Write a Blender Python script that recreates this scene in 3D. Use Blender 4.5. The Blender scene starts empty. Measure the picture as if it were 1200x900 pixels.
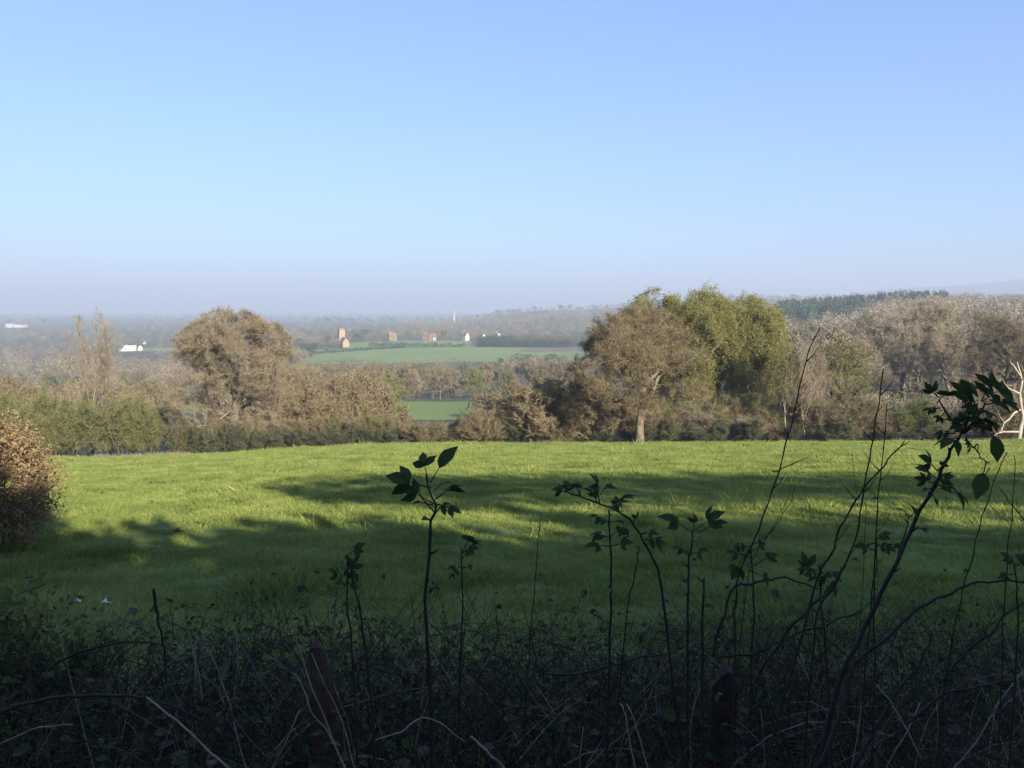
import bpy, math, random
import numpy as np
from mathutils import Vector, Matrix

SC = bpy.context.scene
COL = SC.collection
R = math.radians
SUN_EL, SUN_AZ = 19.0, 30.0            # low sun behind the camera, to the right
F, PITCH = 950.0, math.atan(90 / 950.0)   # focal length in photo pixels, camera tilt

# ------------------------------------------------------------------ view maths
def slope(py):                          # drop per metre of depth for a photo row
    return math.tan(PITCH + math.atan((py - 450) / F))

def P(px, py, Y):                       # point at depth Y seen at photo pixel px,py
    cp, sp = math.cos(PITCH), math.sin(PITCH)
    a, b = (px - 600) / F, (450 - py) / F
    d = Vector((a, cp + b * sp, -sp + b * cp))
    return d * (Y / d.y)

def PX(px, Y, py=460):
    return P(px, py, Y).x

# ------------------------------------------------------------------ terrain
PROF = {   # u = x / y  ->  (y, z) profile relative to the camera
 -0.526: [(80, -15.2), (100, -18.8), (150, -25), (200, -30), (300, -39), (450, -48), (700, -53), (1000, -52), (2000, -50), (4000, -60), (9000, -65)],
 -0.10: [(80, -13.75), (100, -17), (150, -24), (200, -28), (250, -30), (300, -33), (400, -40), (550, -46.5), (690, -47), (900, -42), (1000, -40), (1300, -42), (2000, -46), (4000, -60), (9000, -65)],
 0.053: [(80, -13.75), (100, -16), (150, -22), (250, -29), (400, -38), (550, -44), (690, -46), (860, -43), (1000, -42), (1300, -38), (1800, -26), (2500, -9), (3500, -35), (5000, -60), (9000, -65)],
 0.316: [(80, -13.65), (100, -16), (150, -20), (250, -24), (400, -25), (550, -20), (800, -9), (1000, -10), (1500, -4), (2500, 26), (3500, 0), (5000, -45), (9000, -65)],
 0.526: [(80, -13.55), (100, -15), (150, -17), (250, -18), (400, -14), (550, -8), (800, 0), (1000, 0), (1500, 5), (2500, 30), (3500, 0), (5000, -40), (9000, -65)],
 0.80: [(80, -13.2), (100, -14.5), (150, -16), (250, -17), (400, -14), (550, -10), (800, -3), (1000, -3), (1500, 2), (2500, 26), (3500, 0), (5000, -40), (9000, -65)],
}
US = np.array(sorted(PROF))
NEAR = [(-9000, -20), (-400, -6), (-50, -1.5), (-6, -1.65), (0.9, -1.68)]
YS = np.unique(np.concatenate([np.array([q[0] for q in v]) for v in PROF.values()] + [np.array([-9000, -400, -50, -6, .9, 2.2])])).astype(float)
TAB = []
for u_ in US:
    pr = PROF[u_]
    s_ = (-pr[0][1] - 1.9) / 80.0
    pts = NEAR + [(2.2, -1.9 - s_ * 2.2)] + pr
    TAB.append(np.interp(YS, [p[0] for p in pts], [p[1] for p in pts]))
TAB = np.array(TAB)

def H(x, y):
    x = np.asarray(x, float); y = np.asarray(y, float)
    x, y = np.broadcast_arrays(x, y)
    u = np.clip(x / np.maximum(y, 12), US[0], US[-1])
    iy = np.clip(np.searchsorted(YS, y) - 1, 0, len(YS) - 2)
    ty = np.clip((y - YS[iy]) / (YS[iy + 1] - YS[iy]), 0, 1)
    iu = np.clip(np.searchsorted(US, u) - 1, 0, len(US) - 2)
    tu = (u - US[iu]) / (US[iu + 1] - US[iu])
    tu = tu * tu * (3 - 2 * tu)
    z = ((1 - tu) * ((1 - ty) * TAB[iu, iy] + ty * TAB[iu, iy + 1]) + tu * ((1 - ty) * TAB[iu + 1, iy] + ty * TAB[iu + 1, iy + 1]))
    # gentle swell of the far land, and the blue ridge far off on the right
    far = np.clip((y - 1000) / 2500, 0, 1)
    z = z + far * 5 * np.sin(x / 610 + 1.3) * np.sin(y / 830)
    uu = x / np.maximum(y, 12)
    w = np.exp(-((y - 5600) / 800.0) ** 2) * np.clip((uu - .20) / .42, 0, 1) ** .8
    w = w * (1 + .06 * np.sin(uu * 31) + .05 * np.sin(uu * 13 + 1))
    return z + w * 225

def h(x, y):
    return float(H(x, y))

# ------------------------------------------------------------------ materials
def mat(name, cols, source='noise', scale=1.0, rough=.8, transl=0.0, spec=.2, bump=0.0, detail=4, pos=None):
    m = bpy.data.materials.new(name); m.use_nodes = True
    nt = m.node_tree; N = nt.nodes; L = nt.links; N.clear()
    out = N.new('ShaderNodeOutputMaterial'); b = N.new('ShaderNodeBsdfPrincipled')
    b.inputs['Roughness'].default_value = rough
    b.inputs['Specular IOR Level'].default_value = spec
    rp = N.new('ShaderNodeValToRGB'); el = rp.color_ramp.elements
    n = len(cols)
    while len(el) < n: el.new(.5)
    for i, c in enumerate(cols):
        el[i].position = pos[i] if pos else (i / (n - 1) if source == 'island' else .28 + .44 * i / (n - 1))
        el[i].color = (*c, 1)
    geo = N.new('ShaderNodeNewGeometry')
    nz = None
    if source in ('noise', 'mix') or bump:
        tc = N.new('ShaderNodeTexCoord'); nz = N.new('ShaderNodeTexNoise')
        nz.inputs['Scale'].default_value = scale; nz.inputs['Detail'].default_value = detail
        L.new(tc.outputs['Object'] if source != 'mix' else geo.outputs['Position'], nz.inputs['Vector'])
    if source == 'noise':
        L.new(nz.outputs['Fac'], rp.inputs['Fac'])
    elif source == 'island':
        L.new(geo.outputs['Random Per Island'], rp.inputs['Fac'])
    elif source == 'mix':
        ad = N.new('ShaderNodeMath'); ad.operation = 'MULTIPLY_ADD'
        L.new(geo.outputs['Random Per Island'], ad.inputs[0]); ad.inputs[1].default_value = .4
        sb = N.new('ShaderNodeMath'); sb.operation = 'MULTIPLY_ADD'
        L.new(nz.outputs['Fac'], sb.inputs[0]); sb.inputs[1].default_value = 1.2; sb.inputs[2].default_value = -.3
        L.new(sb.outputs[0], ad.inputs[2]); L.new(ad.outputs[0], rp.inputs['Fac'])
    elif source == 'object':
        oi = N.new('ShaderNodeObjectInfo'); L.new(oi.outputs['Random'], rp.inputs['Fac'])
    L.new(rp.outputs['Color'], b.inputs['Base Color'])
    if bump:
        bp = N.new('ShaderNodeBump'); bp.inputs['Strength'].default_value = bump; bp.inputs['Distance'].default_value = .05
        L.new(nz.outputs['Fac'], bp.inputs['Height']); L.new(bp.outputs['Normal'], b.inputs['Normal'])
    if transl:
        t = N.new('ShaderNodeBsdfTranslucent'); mx = N.new('ShaderNodeMixShader'); mx.inputs[0].default_value = transl
        L.new(rp.outputs['Color'], t.inputs['Color']); L.new(b.outputs[0], mx.inputs[1]); L.new(t.outputs[0], mx.inputs[2])
        L.new(mx.outputs[0], out.inputs['Surface'])
    else:
        L.new(b.outputs[0], out.inputs['Surface'])
    return m

M = {}
M['ground'] = mat('ground', [(.07, .06, .03), (.10, .09, .04), (.075, .085, .035)], scale=.06)
M['meadow'] = mat('meadow', [(.07, .10, .022), (.11, .15, .030), (.15, .17, .045)], scale=.45, detail=8, bump=.5)
M['far_field'] = mat('far_field', [(.14, .20, .050), (.165, .225, .058), (.19, .235, .07)], scale=.02)
M['tilled'] = mat('tilled', [(.15, .115, .08), (.18, .14, .09)], scale=.05)
M['blade'] = mat('grass_blade', [(.115, .16, .038), (.215, .262, .062), (.315, .35, .10), (.45, .42, .19)], 'mix', scale=.55, transl=.35, spec=.15, detail=6, pos=[.2, .5, .8, 1.0])
M['bark_oak'] = mat('bark_oak', [(.065, .05, .036), (.135, .108, .078), (.22, .18, .13)], scale=2.2, bump=.4)
M['bark_dark'] = mat('bark_dark', [(.045, .036, .028), (.09, .075, .055)], scale=2.5, bump=.4)
M['bark_pale'] = mat('bark_pale', [(.24, .20, .15), (.40, .35, .27)], scale=2.0, bump=.3)
M['twig_tan'] = mat('twig_tan', [(.10, .075, .043), (.165, .128, .073), (.22, .177, .103)], 'island')
M['twig_grey'] = mat('twig_grey', [(.125, .10, .068), (.195, .16, .108), (.25, .21, .145)], 'island')
M['twig_pale'] = mat('twig_pale', [(.18, .145, .10), (.26, .215, .15), (.33, .28, .20)], 'island')
M['twig_oak'] = mat('twig_oak', [(.12, .095, .06), (.19, .155, .10), (.25, .205, .135)], 'island')
M['twig_olive'] = mat('twig_olive', [(.085, .085, .03), (.13, .125, .05), (.17, .155, .07)], 'island')
M['leaf_bud'] = mat('leaf_bud', [(.11, .085, .045), (.16, .125, .066), (.15, .135, .06)], 'island', transl=.3)
M['leaf_yellow'] = mat('leaf_yellow', [(.14, .138, .036), (.22, .208, .055), (.31, .285, .09)], 'island', transl=.4)
M['leaf_green'] = mat('leaf_green', [(.085, .11, .028), (.14, .17, .042), (.18, .20, .06)], 'island', transl=.35)
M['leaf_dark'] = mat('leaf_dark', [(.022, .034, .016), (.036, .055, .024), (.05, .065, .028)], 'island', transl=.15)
M['leaf_beech'] = mat('leaf_beech', [(.17, .10, .058), (.28, .185, .105), (.35, .255, .145), (.17, .155, .06)], 'island', transl=.35)
M['leaf_pale'] = mat('leaf_pale', [(.22, .19, .13), (.30, .26, .19)], 'island', transl=.2)
M['needle'] = mat('needle', [(.022, .046, .02), (.038, .07, .03), (.055, .09, .036)], 'island')
M['stem_dark'] = mat('stem_dark', [(.018, .013, .011), (.04, .029, .022)], scale=14, spec=.3)
M['stem_red'] = mat('stem_red', [(.035, .018, .014), (.075, .045, .03)], scale=14, spec=.3)
M['stem_pale'] = mat('stem_pale', [(.15, .115, .075), (.32, .265, .185)], scale=18)
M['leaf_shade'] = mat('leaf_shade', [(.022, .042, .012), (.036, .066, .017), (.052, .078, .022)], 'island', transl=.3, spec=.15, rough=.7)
M['post'] = mat('old_post', [(.04, .022, .017), (.08, .047, .032), (.11, .07, .048)], scale=9, bump=.7)
M['weed'] = mat('dock_leaf', [(.03, .055, .016), (.05, .085, .022), (.075, .10, .03)], 'island', transl=.25)
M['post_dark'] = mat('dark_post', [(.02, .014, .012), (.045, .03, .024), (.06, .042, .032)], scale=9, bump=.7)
M['dead_leaf'] = mat('dead_leaf', [(.045, .032, .022), (.08, .058, .036), (.11, .085, .055)], 'island', transl=.15)
M['white'] = mat('white_scrap', [(.7, .72, .72), (.8, .8, .78)], scale=20)
M['stone'] = mat('church_stone', [(.25, .185, .125), (.30, .235, .165)], scale=.6)
M['render_white'] = mat('white_render', [(.40, .39, .37), (.47, .46, .44)], scale=.5)
M['brick'] = mat('house_brick', [(.36, .22, .15), (.42, .28, .2)], scale=.7)
M['tile'] = mat('roof_tile', [(.16, .09, .065), (.22, .13, .09)], scale=.8)
M['slate'] = mat('roof_slate', [(.09, .085, .085), (.13, .125, .12)], scale=.8)
M['pane'] = mat('window_pane', [(.03, .035, .04), (.05, .055, .06)], scale=1, rough=.15, spec=.5)
M['mast'] = mat('mast_paint', [(.42, .42, .42), (.5, .5, .5)], scale=.3)

# ------------------------------------------------------------------ object helpers
def tag(o, label=None, cat=None, group=None, kind=None):
    if label: o['label'] = label
    if cat: o['category'] = cat
    if group: o['group'] = group
    if kind: o['kind'] = kind
    return o

def empty(name, loc, label, cat, group=None):
    o = bpy.data.objects.new(name, None); COL.objects.link(o)
    o.location = loc; o.empty_display_size = .2
    return tag(o, label, cat, group)

class MB:
    """collects vertices, quads and triangles with a material slot each"""
    def __init__(s): s.V, s.Q, s.T, s.QM, s.TM, s.n = [], [], [], [], [], 0
    def add(s, V, Q=None, T=None, m=0):
        V = np.asarray(V, np.float32).reshape(-1, 3)
        if Q is not None and len(Q):
            Q = np.asarray(Q, np.int32).reshape(-1, 4); s.Q.append(Q + s.n); s.QM.append(np.full(len(Q), m, np.int32))
        if T is not None and len(T):
            T = np.asarray(T, np.int32).reshape(-1, 3); s.T.append(T + s.n); s.TM.append(np.full(len(T), m, np.int32))
        s.V.append(V); s.n += len(V)
    def quads(s, A, m=0):
        A = np.asarray(A, np.float32); n = len(A)
        if n: s.add(A.reshape(-1, 3), np.arange(n * 4).reshape(-1, 4), m=m)
    def tris(s, A, m=0):
        A = np.asarray(A, np.float32); n = len(A)
        if n: s.add(A.reshape(-1, 3), None, np.arange(n * 3).reshape(-1, 3), m=m)
    def box(s, x0, x1, y0, y1, z0, z1, m=0):
        V = [(x, y, z) for z in (z0, z1) for y in (y0, y1) for x in (x0, x1)]
        s.add(V, [(0, 2, 3, 1), (4, 5, 7, 6), (0, 1, 5, 4), (2, 6, 7, 3), (0, 4, 6, 2), (1, 3, 7, 5)], m=m)
    def tube(s, pts, rad, k=5, m=0, cap=True):
        pts = np.asarray(pts, float); n = len(pts)
        if n < 2: return
        rad = np.broadcast_to(np.asarray(rad, float), (n,))
        T = np.gradient(pts, axis=0); T /= np.linalg.norm(T, axis=1)[:, None] + 1e-9
        ref = np.array([1., .13, 0]) if abs(T[:, 2]).mean() > .6 else np.array([.1, .07, 1.])
        A = np.cross(T, ref); A /= np.linalg.norm(A, axis=1)[:, None] + 1e-9
        B = np.cross(T, A)
        a = np.arange(k) * 2 * math.pi / k
        V = pts[:, None] + rad[:, None, None] * (np.cos(a)[None, :, None] * A[:, None] + np.sin(a)[None, :, None] * B[:, None])
        i = np.arange(n - 1)[:, None] * k; j = np.arange(k)[None]; j2 = (j + 1) % k
        Q = np.stack([i + j, i + j2, i + k + j2, i + k + j], -1).reshape(-1, 4)
        V = V.reshape(-1, 3); T3 = []
        if cap:
            V = np.concatenate([V, pts[:1], pts[-1:]])
            for q in range(k):
                T3.append((n * k, (q + 1) % k, q)); T3.append((n * k + 1, (n - 1) * k + q, (n - 1) * k + (q + 1) % k))
        s.add(V, Q, T3, m)
    def mesh(s, name, mats, smooth=False):
        me = bpy.data.meshes.new(name)
        V = np.concatenate(s.V) if s.V else np.zeros((0, 3), np.float32)
        Q = np.concatenate(s.Q) if s.Q else np.zeros((0, 4), np.int32)
        T = np.concatenate(s.T) if s.T else np.zeros((0, 3), np.int32)
        me.vertices.add(len(V)); me.vertices.foreach_set('co', V.ravel().astype(np.float32))
        me.loops.add(Q.size + T.size); me.loops.foreach_set('vertex_index', np.concatenate([Q.ravel(), T.ravel()]).astype(np.int32))
        me.polygons.add(len(Q) + len(T))
        st = np.concatenate([np.arange(len(Q)) * 4, Q.size + np.arange(len(T)) * 3]).astype(np.int32)
        me.polygons.foreach_set('loop_start', st)
        mi = np.concatenate(s.QM + s.TM) if (s.QM or s.TM) else np.zeros(0, np.int32)
        me.polygons.foreach_set('material_index', mi.astype(np.int32))
        me.polygons.foreach_set('use_smooth', np.full(len(st), bool(smooth)))
        for m in (mats if isinstance(mats, (list, tuple)) else [mats]): me.materials.append(m)
        me.update(calc_edges=True); me.validate()
        return me
    def build(s, name, mats, parent=None, smooth=False, loc=None):
        o = bpy.data.objects.new(name, s.mesh(name, mats, smooth)); COL.objects.link(o)
        if parent is not None: o.parent = parent
        if loc is not None: o.location = loc
        return o

def unit(A): return A / (np.linalg.norm(A, axis=-1, keepdims=True) + 1e-9)

def cards(rng, Pn, size, aspect=.55, flat=0.0, dirs=None):
    """rhombic leaf faces at the points Pn"""
    n = len(Pn)
    D = unit(rng.normal(size=(n, 3))) if dirs is None else unit(dirs + .5 * rng.normal(size=(n, 3)))
    Nn = rng.normal(size=(n, 3)); Nn[:, 2] += flat * 3
    S = unit(np.cross(D, Nn)); L = np.asarray(size).reshape(-1, 1) * rng.uniform(.7, 1.3, (n, 1)); W = L * aspect
    mid = Pn + D * L * .45
    return np.stack([Pn, mid + S * W / 2, Pn + D * L, mid - S * W / 2], 1)

def slivers(rng, Pn, D, length, width):
    n = len(Pn); S = unit(np.cross(D, rng.normal(size=(n, 3))))
    w = np.asarray(width).reshape(-1, 1) / 2
    return np.stack([Pn - S * w, Pn + S * w, Pn + D * np.asarray(length).reshape(-1, 1)], 1)

# ------------------------------------------------------------------ trees
OAK = dict(stems=1, trunk=.34, lean=.05, nch=[12, 8, 7, 6], ang=[66, 50, 50, 48], ratio=[1.05, .55, .52, .5], wander=[.10, .30, .32, .35], trop=[.05, .07, .05, .05], t0=[.5, .25, .15, .1], segs=[6, 8, 5, 4, 3], endr=[.62, .3, .3, .3, .3], r0=.017, rr=[.58, .55, .55, .55])
BROAD = dict(OAK, trunk=.5, ang=[52, 44, 48, 45], t0=[.3, .25, .15, .1], nch=[12, 7, 7, 5], r0=.020)
TALL = dict(OAK, trunk=.92, ang=[34, 36, 40, 42], ratio=[.42, .55, .55, .5], wander=[.06, .16, .22, .3], trop=[.08, .12, .10, .08], t0=[.25, .25, .2, .15], nch=[17, 7, 5, 4], endr=[.12, .25, .3, .3, .3], r0=.011, segs=[9, 7, 5, 4, 3])
VASE = dict(BROAD, trunk=.34, nch=[5, 8, 6, 5], ang=[34, 38, 42, 45], ratio=[1.9, .36, .5, .5], wander=[.08, .13, .25, .32], trop=[.05, .10, .08, .05], t0=[.55, .2, .2, .15], segs=[5, 10, 5, 4, 3], r0=.014)
SHRUB = dict(OAK, stems=12, trunk=.85, ang=[32, 38, 40, 40], ratio=[.5, .5, .5, .5], wander=[.14, .22, .3, .3], trop=[.05, .05, .03, .03], t0=[.2, .2, .2, .2], nch=[7, 5, 0, 0], segs=[6, 4, 3, 3, 3], r0=.010, endr=[.25, .3, .3, .3, .3])

def grow(seed, sp, maxlv):
    rnd = random.Random(seed); out = []
    def perp(d):
        v = Vector((rnd.gauss(0, 1), rnd.gauss(0, 1), rnd.gauss(0, 1))); v = v - d * v.dot(d)
        return v.normalized()
    sp = dict(sp, wander=sp['wander'] + [.35], trop=sp['trop'] + [.04])
    def br(p, d, L, r, lv):
        n = sp['segs'][lv]; pts = [p.copy()]; w = sp['wander'][lv]; tr = sp['trop'][lv]; ds = []
        for i in range(n):
            d = (d + Vector((rnd.gauss(0, w), rnd.gauss(0, w), rnd.gauss(0, w) + tr))).normalized()
            p = p + d * (L / n); pts.append(p.copy()); ds.append(d.copy())
        e = sp['endr'][lv]; rad = [r * (1 - (1 - e) * i / n) for i in range(n + 1)]
        if lv == 0: rad[0] *= 1.45
        out.append((pts, rad, lv))
        if lv >= maxlv: return
        nc = sp['nch'][lv]; t0 = sp['t0'][lv]; az = rnd.uniform(0, 6.28)
        for k in range(nc):
            t = t0 + (1 - t0) * ((k + rnd.uniform(.1, .9)) / nc); f = t * n; i = min(int(f), n - 1)
            q = pts[i].lerp(pts[i + 1], f - i); dd = ds[i]
            a = R(sp['ang'][lv] * rnd.uniform(.65, 1.25))
            if lv == 0 and sp['stems'] == 1: a *= (1.3 - 1.1 * (t - t0) / (1 - t0)) if sp.get('even') else (1.15 - .55 * (t - t0) / (1 - t0))
            az += 2.4 + rnd.uniform(-.5, .5)
            ref = Vector((1, 0, 0)) if abs(dd.z) > .8 else Vector((0, 0, 1))
            A = dd.cross(ref).normalized(); B = dd.cross(A)
            nd = dd * math.cos(a) + (A * math.cos(az) + B * math.sin(az)) * math.sin(a)
            if nd.z < -.25: nd.z *= .3
            br(q, nd.normalized(), L * sp['ratio'][lv] * ((.98 + .1 * rnd.uniform(-1, 1)) if lv == 0 and sp.get('even') else rnd.uniform(.7, 1.15) * (1.1 - .45 * (t - t0) / (1 - t0))), rad[i] * sp['rr'][lv] * rnd.uniform(.75, 1.1), lv + 1)
    for s in range(sp['stems']):
        if sp['stems'] == 1:
            br(Vector((0, 0, 0)), Vector((rnd.gauss(0, sp['lean']), rnd.gauss(0, sp['lean']), 1)).normalized(), sp['trunk'], sp['r0'], 0)
        else:
            a = rnd.uniform(0, 6.28); q = rnd.uniform(0, .22); l = rnd.uniform(.05, .6)
            br(Vector((math.cos(a) * q, math.sin(a) * q, 0)), Vector((math.cos(a) * l, math.sin(a) * l, 1)).normalized(), sp['trunk'] * rnd.uniform(.6, 1.1), sp['r0'] * rnd.uniform(.6, 1.1), 0)
    return out

def tree_meshes(seed, sp, height, width, bark, twig, leaf, ntwig, nleaf, twl=.7, tww=.03, lsize=.16, maxlv=4, trunk_lv=2, core=None, kmax=8, low=0.0, env=False, bumpy=.06):
    """two meshes, trunk with limbs and crown, of a tree height x width metres with its foot at the origin"""
    rng = np.random.default_rng(seed)
    bs = grow(seed, sp, maxlv)
    allp = np.array([p for b in bs for p in b[0]])
    zs = height / np.percentile(allp[:, 2], 96.5 if env else 99.2)
    rr_ = np.hypot(allp[:, 0], allp[:, 1])
    xs = (width / 2) / np.percentile(rr_, 88 if env else 97)
    S = np.array([xs, xs, zs]); rs = (xs + zs) / 2
    tr, cr = MB(), MB(); seg0, seg1, wt = [], [], []
    for pts, rad, lv in bs:
        q = np.array([tuple(p) for p in pts]) * S
        q[:, 2] = np.maximum(q[:, 2], .02 * height) if lv > 0 else q[:, 2]
        if env and lv > 0:                      # keeps the crown within an uneven dome
            c = np.array([0, 0, .53 * height]); w_ = q - c; az = np.arctan2(w_[:, 1], w_[:, 0])
            k_ = 1 + bumpy * np.sin(3 * az + seed) + bumpy * np.sin(6 * w_[:, 2] / height + 2 * az + seed) + .05 * np.sin(7 * az + 2 * seed) + .04 * np.sin(9 * w_[:, 2] / height + 5 * az)
            ro = np.sqrt((w_[:, 0] ** 2 + w_[:, 1] ** 2) / (width / 2) ** 2 + (w_[:, 2] / (.475 * height)) ** 2) / k_
            q = np.where((ro > 1)[:, None], c + w_ * ((1 + .10 * (ro - 1)) / np.maximum(ro, 1e-6))[:, None], q)
        if lv == 0: q[0, 2] -= .4 * min(1, height)
        k = kmax if lv == 0 else (6 if lv == 1 else (4 if lv == 2 else 3))
        r_ = np.array(rad) * rs
        (tr if lv <= trunk_lv else cr).tube(q, np.maximum(r_, .006), k, 0, cap=lv < 2)
        if lv >= max(1, maxlv - 1):
            seg0.append(q[:-1]); seg1.append(q[1:])
    A = np.concatenate(seg0); B = np.concatenate(seg1); Ln = np.linalg.norm(B - A, axis=1)
    pr = Ln / Ln.sum()
    if ntwig:
        i = rng.choice(len(A), ntwig, p=pr); t = rng.random((ntwig, 1)); Pt = A[i] * (1 - t) + B[i] * t
        D = unit(unit(B[i] - A[i]) * .8 + rng.normal(size=(ntwig, 3)) * .55 + np.array([0, 0, .15]))
        Lg = rng.uniform(.45, 1.2, ntwig) * twl
        cr.tris(slivers(rng, Pt, D, Lg, np.full(ntwig, tww)), 0)
        tips = Pt + D * Lg[:, None] * rng.uniform(.3, 1, (ntwig, 1))
        if nleaf:
            j = rng.integers(0, ntwig, nleaf)
            Lp = tips[j] + rng.normal(size=(nleaf, 3)) * lsize * .8
            if low: Lp = Lp[Lp[:, 2] > low * height]
            cr.quads(cards(rng, Lp, lsize, .6), 1)
    return tr.mesh('trunk', bark, True), cr.mesh('crown', [twig, leaf])

def plant(name, loc, meshes, label, cat, group=None, rot=0.0, sc=1.0, parts=('trunk', 'crown')):
    o = empty(name, loc, label, cat, group); o.rotation_euler = (0, 0, rot)
    o.scale = (sc, sc, sc) if not isinstance(sc, tuple) else sc
    for nm, me in zip(parts, meshes):
        c = bpy.data.objects.new(nm, me); COL.objects.link(c); c.parent = o
    return o

def stand(px, d, top):                 # foot point and height of a tree seen with its top at photo row top
    x = PX(px, d, 470); z = h(x, d)
    return (x, d, z), P(px, top, d).z - z

def hero(name, seed, sp, px, d, top, wpx, bark, twig, leaf, ntw, nlf, label, cat='tree', rot=0.0, **k):
    loc, ht = stand(px, d, top)
    me = tree_meshes(seed, sp, ht, wpx / F * d, M[bark], M[twig], M[leaf], ntw, nlf, **k)
    return plant(name, loc, me, label, cat, rot=rot)

# ------------------------------------------------------------------ ground
def build_ground():
    nr, na = 250, 420
    r = np.concatenate([[.02], .6 * (9000 / .6) ** (np.arange(nr) / (nr - 1))])
    a = np.arange(na) * 2 * math.pi / na
    rr, aa = np.meshgrid(r, a, indexing='ij'); x = rr * np.sin(aa); y = rr * np.cos(aa)
    z = H(x, y)
    z = z - .35 * ((y > 4.2) & (y < 76) & (np.abs(x) < .8 * y + 8))
    V = np.stack([x, y, z], -1).reshape(-1, 3)
    i = np.arange(nr)[:, None] * na; j = np.arange(na)[None]; j2 = (j + 1) % na
    Q = np.stack([i + j, i + na + j, i + na + j2, i + j2], -1).reshape(-1, 4)
    mb = MB(); mb.add(V, Q); tag(mb.build('ground', M['ground'], smooth=True), kind='structure')

RUTS = [((-13.6, 31), (-5.6, 17.6)), ((-11.2, 27), (-6.8, 16.5))]
def bumps(x, y):
    """lumps and wheel ruts of the meadow"""
    b = .035 * (np.sin(x * 2.1 + 1.7 * np.sin(y * .9)) * np.sin(y * 1.6 + 1.3 * np.sin(x * .7)) + 1)
    b = b + .05 * (np.sin(x * .63 + 2 * np.sin(y * .21)) * np.sin(y * .47 + 1.1) + 1)
    b = b + .02 * (np.sin(x * 5.3 + y * 1.9) * np.sin(y * 4.1 - x * 1.3) + 1)
    for (ax, ay), (bx, by) in RUTS:
        vx, vy = bx - ax, by - ay; L2 = vx * vx + vy * vy
        t = np.clip(((x - ax) * vx + (y - ay) * vy) / L2, 0, 1)
        dd = np.hypot(x - ax - t * vx, y - ay - t * vy) + .12 * np.sin(y * 2.2)
        b = b - .10 * np.exp(-(dd / .28) ** 2) + .05 * np.exp(-((dd - .6) / .25) ** 2)
    return b
EDGE = 80.0
def meadow_z(x, y): return H(x, y) + .03 + bumps(x, y)

def build_meadow():
    nv, nu = 420, 380
    y = 3.2 * (EDGE / 3.2) ** (np.arange(nv) / (nv - 1)); u = np.linspace(-1, 1, nu)
    yy, uu = np.meshgrid(y, u, indexing='ij')
    xx = uu * (.82 * yy + 6)
    yy = yy + (yy / EDGE) ** 6 * (1.2 * np.sin(xx * .31) + .5 * np.sin(xx * 1.1))
    zz = meadow_z(xx, yy)
    zz[0] -= .3; zz[-1] -= 1.2
    i = np.arange(nv - 1)[:, None] * nu; j = np.arange(nu - 1)[None]
    Q = np.stack([i + j, i + j + 1, i + nu + j + 1, i + nu + j], -1).reshape(-1, 4)
    mb = MB(); mb.add(np.stack([xx, yy, zz], -1).reshape(-1, 3), Q)
    tag(mb.build('field', M['meadow'], smooth=True), kind='structure')

FIELDS = [  # photo columns and depths of the distant fields
    ('field', 'far_field', 430, 640, 198, 262), ('field', 'far_field', 60, 262, 262, 335),
    ('field', 'far_field', 356, 690, 688, 862), ('field', 'far_field', 400, 556, 870, 985), ('field', 'tilled', 612, 700, 800, 850),
    ('field', 'far_field', 150, 235, 940, 1020), ('field', 'far_field', 690, 800, 1250, 1500)]
def in_field(px, d, m=0.0):
    for _, _, a, b, c, e in FIELDS:
        if a - m < px < b + m and c * .985 < d < e * 1.01: return True
    return False

def build_fields():
    for k, (nm, mt, a, b, c, e) in enumerate(FIELDS):
        nu, nv = 40, 30
        pu, pv = np.meshgrid(np.linspace(0, 1, nu), np.linspace(0, 1, nv), indexing='ij')
        d = c + (e - c) * pv; px = a + (b - a) * pu
        d = d + (e - c) * .04 * np.sin(pu * 9 + k); px = px + (b - a) * .03 * np.sin(pv * 7 + 2 * k)
        x = (px - 600) / F * d * 1.0; lift = .14 if mt == 'far_field' else .25
        V = np.stack([x, d, H(x, d) + lift], -1).reshape(-1, 3)
        i = np.arange(nu - 1)[:, None] * nv; j = np.arange(nv - 1)[None]
        Q = np.stack([i + j, i + nv + j, i + nv + j + 1, i + j + 1], -1).reshape(-1, 4)
        mb = MB(); mb.add(V, Q); tag(mb.build(nm, M[mt], smooth=True), kind='structure')

# ------------------------------------------------------------------ grass (stuff: geometry-node tufts)
def tuft_mesh(seed, nb, hgt, spread, width):
    rng = np.random.default_rng(seed); mb = MB()
    a = rng.uniform(0, 6.283, nb); r = spread * np.sqrt(rng.random(nb))
    B = np.stack([r * np.cos(a), r * np.sin(a), np.zeros(nb)], 1)
    d = np.stack([np.cos(a), np.sin(a), np.zeros(nb)], 1) * rng.uniform(.1, .8, (nb, 1)) + rng.normal(size=(nb, 3)) * .25
    d[:, 2] = 1; d = unit(d); Lh = hgt * rng.uniform(.5, 1.15, (nb, 1))
    S = unit(np.cross(d, rng.normal(size=(nb, 3)))) * width / 2
    m = B + d * Lh * .55; d2 = unit(d + np.stack([np.cos(a), np.sin(a), -.3 * np.ones(nb)], 1) * .55)
    t = m + d2 * Lh * .5
    V = np.stack([B - S, B + S, m + S * .8, m - S * .8, t], 1)
    o = np.arange(nb)[:, None] * 5
    mb.add(V.reshape(-1, 3), o + np.array([[0, 1, 2, 3]]), o + np.array([[3, 2, 4]]))
    return mb.mesh('tuft', M['blade'])

def instance_group(objs_meshes, name):
    c = bpy.data.collections.new(name)
    for k, me in enumerate(objs_meshes):
        c.objects.link(bpy.data.objects.new(name, me))
    return c

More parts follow.
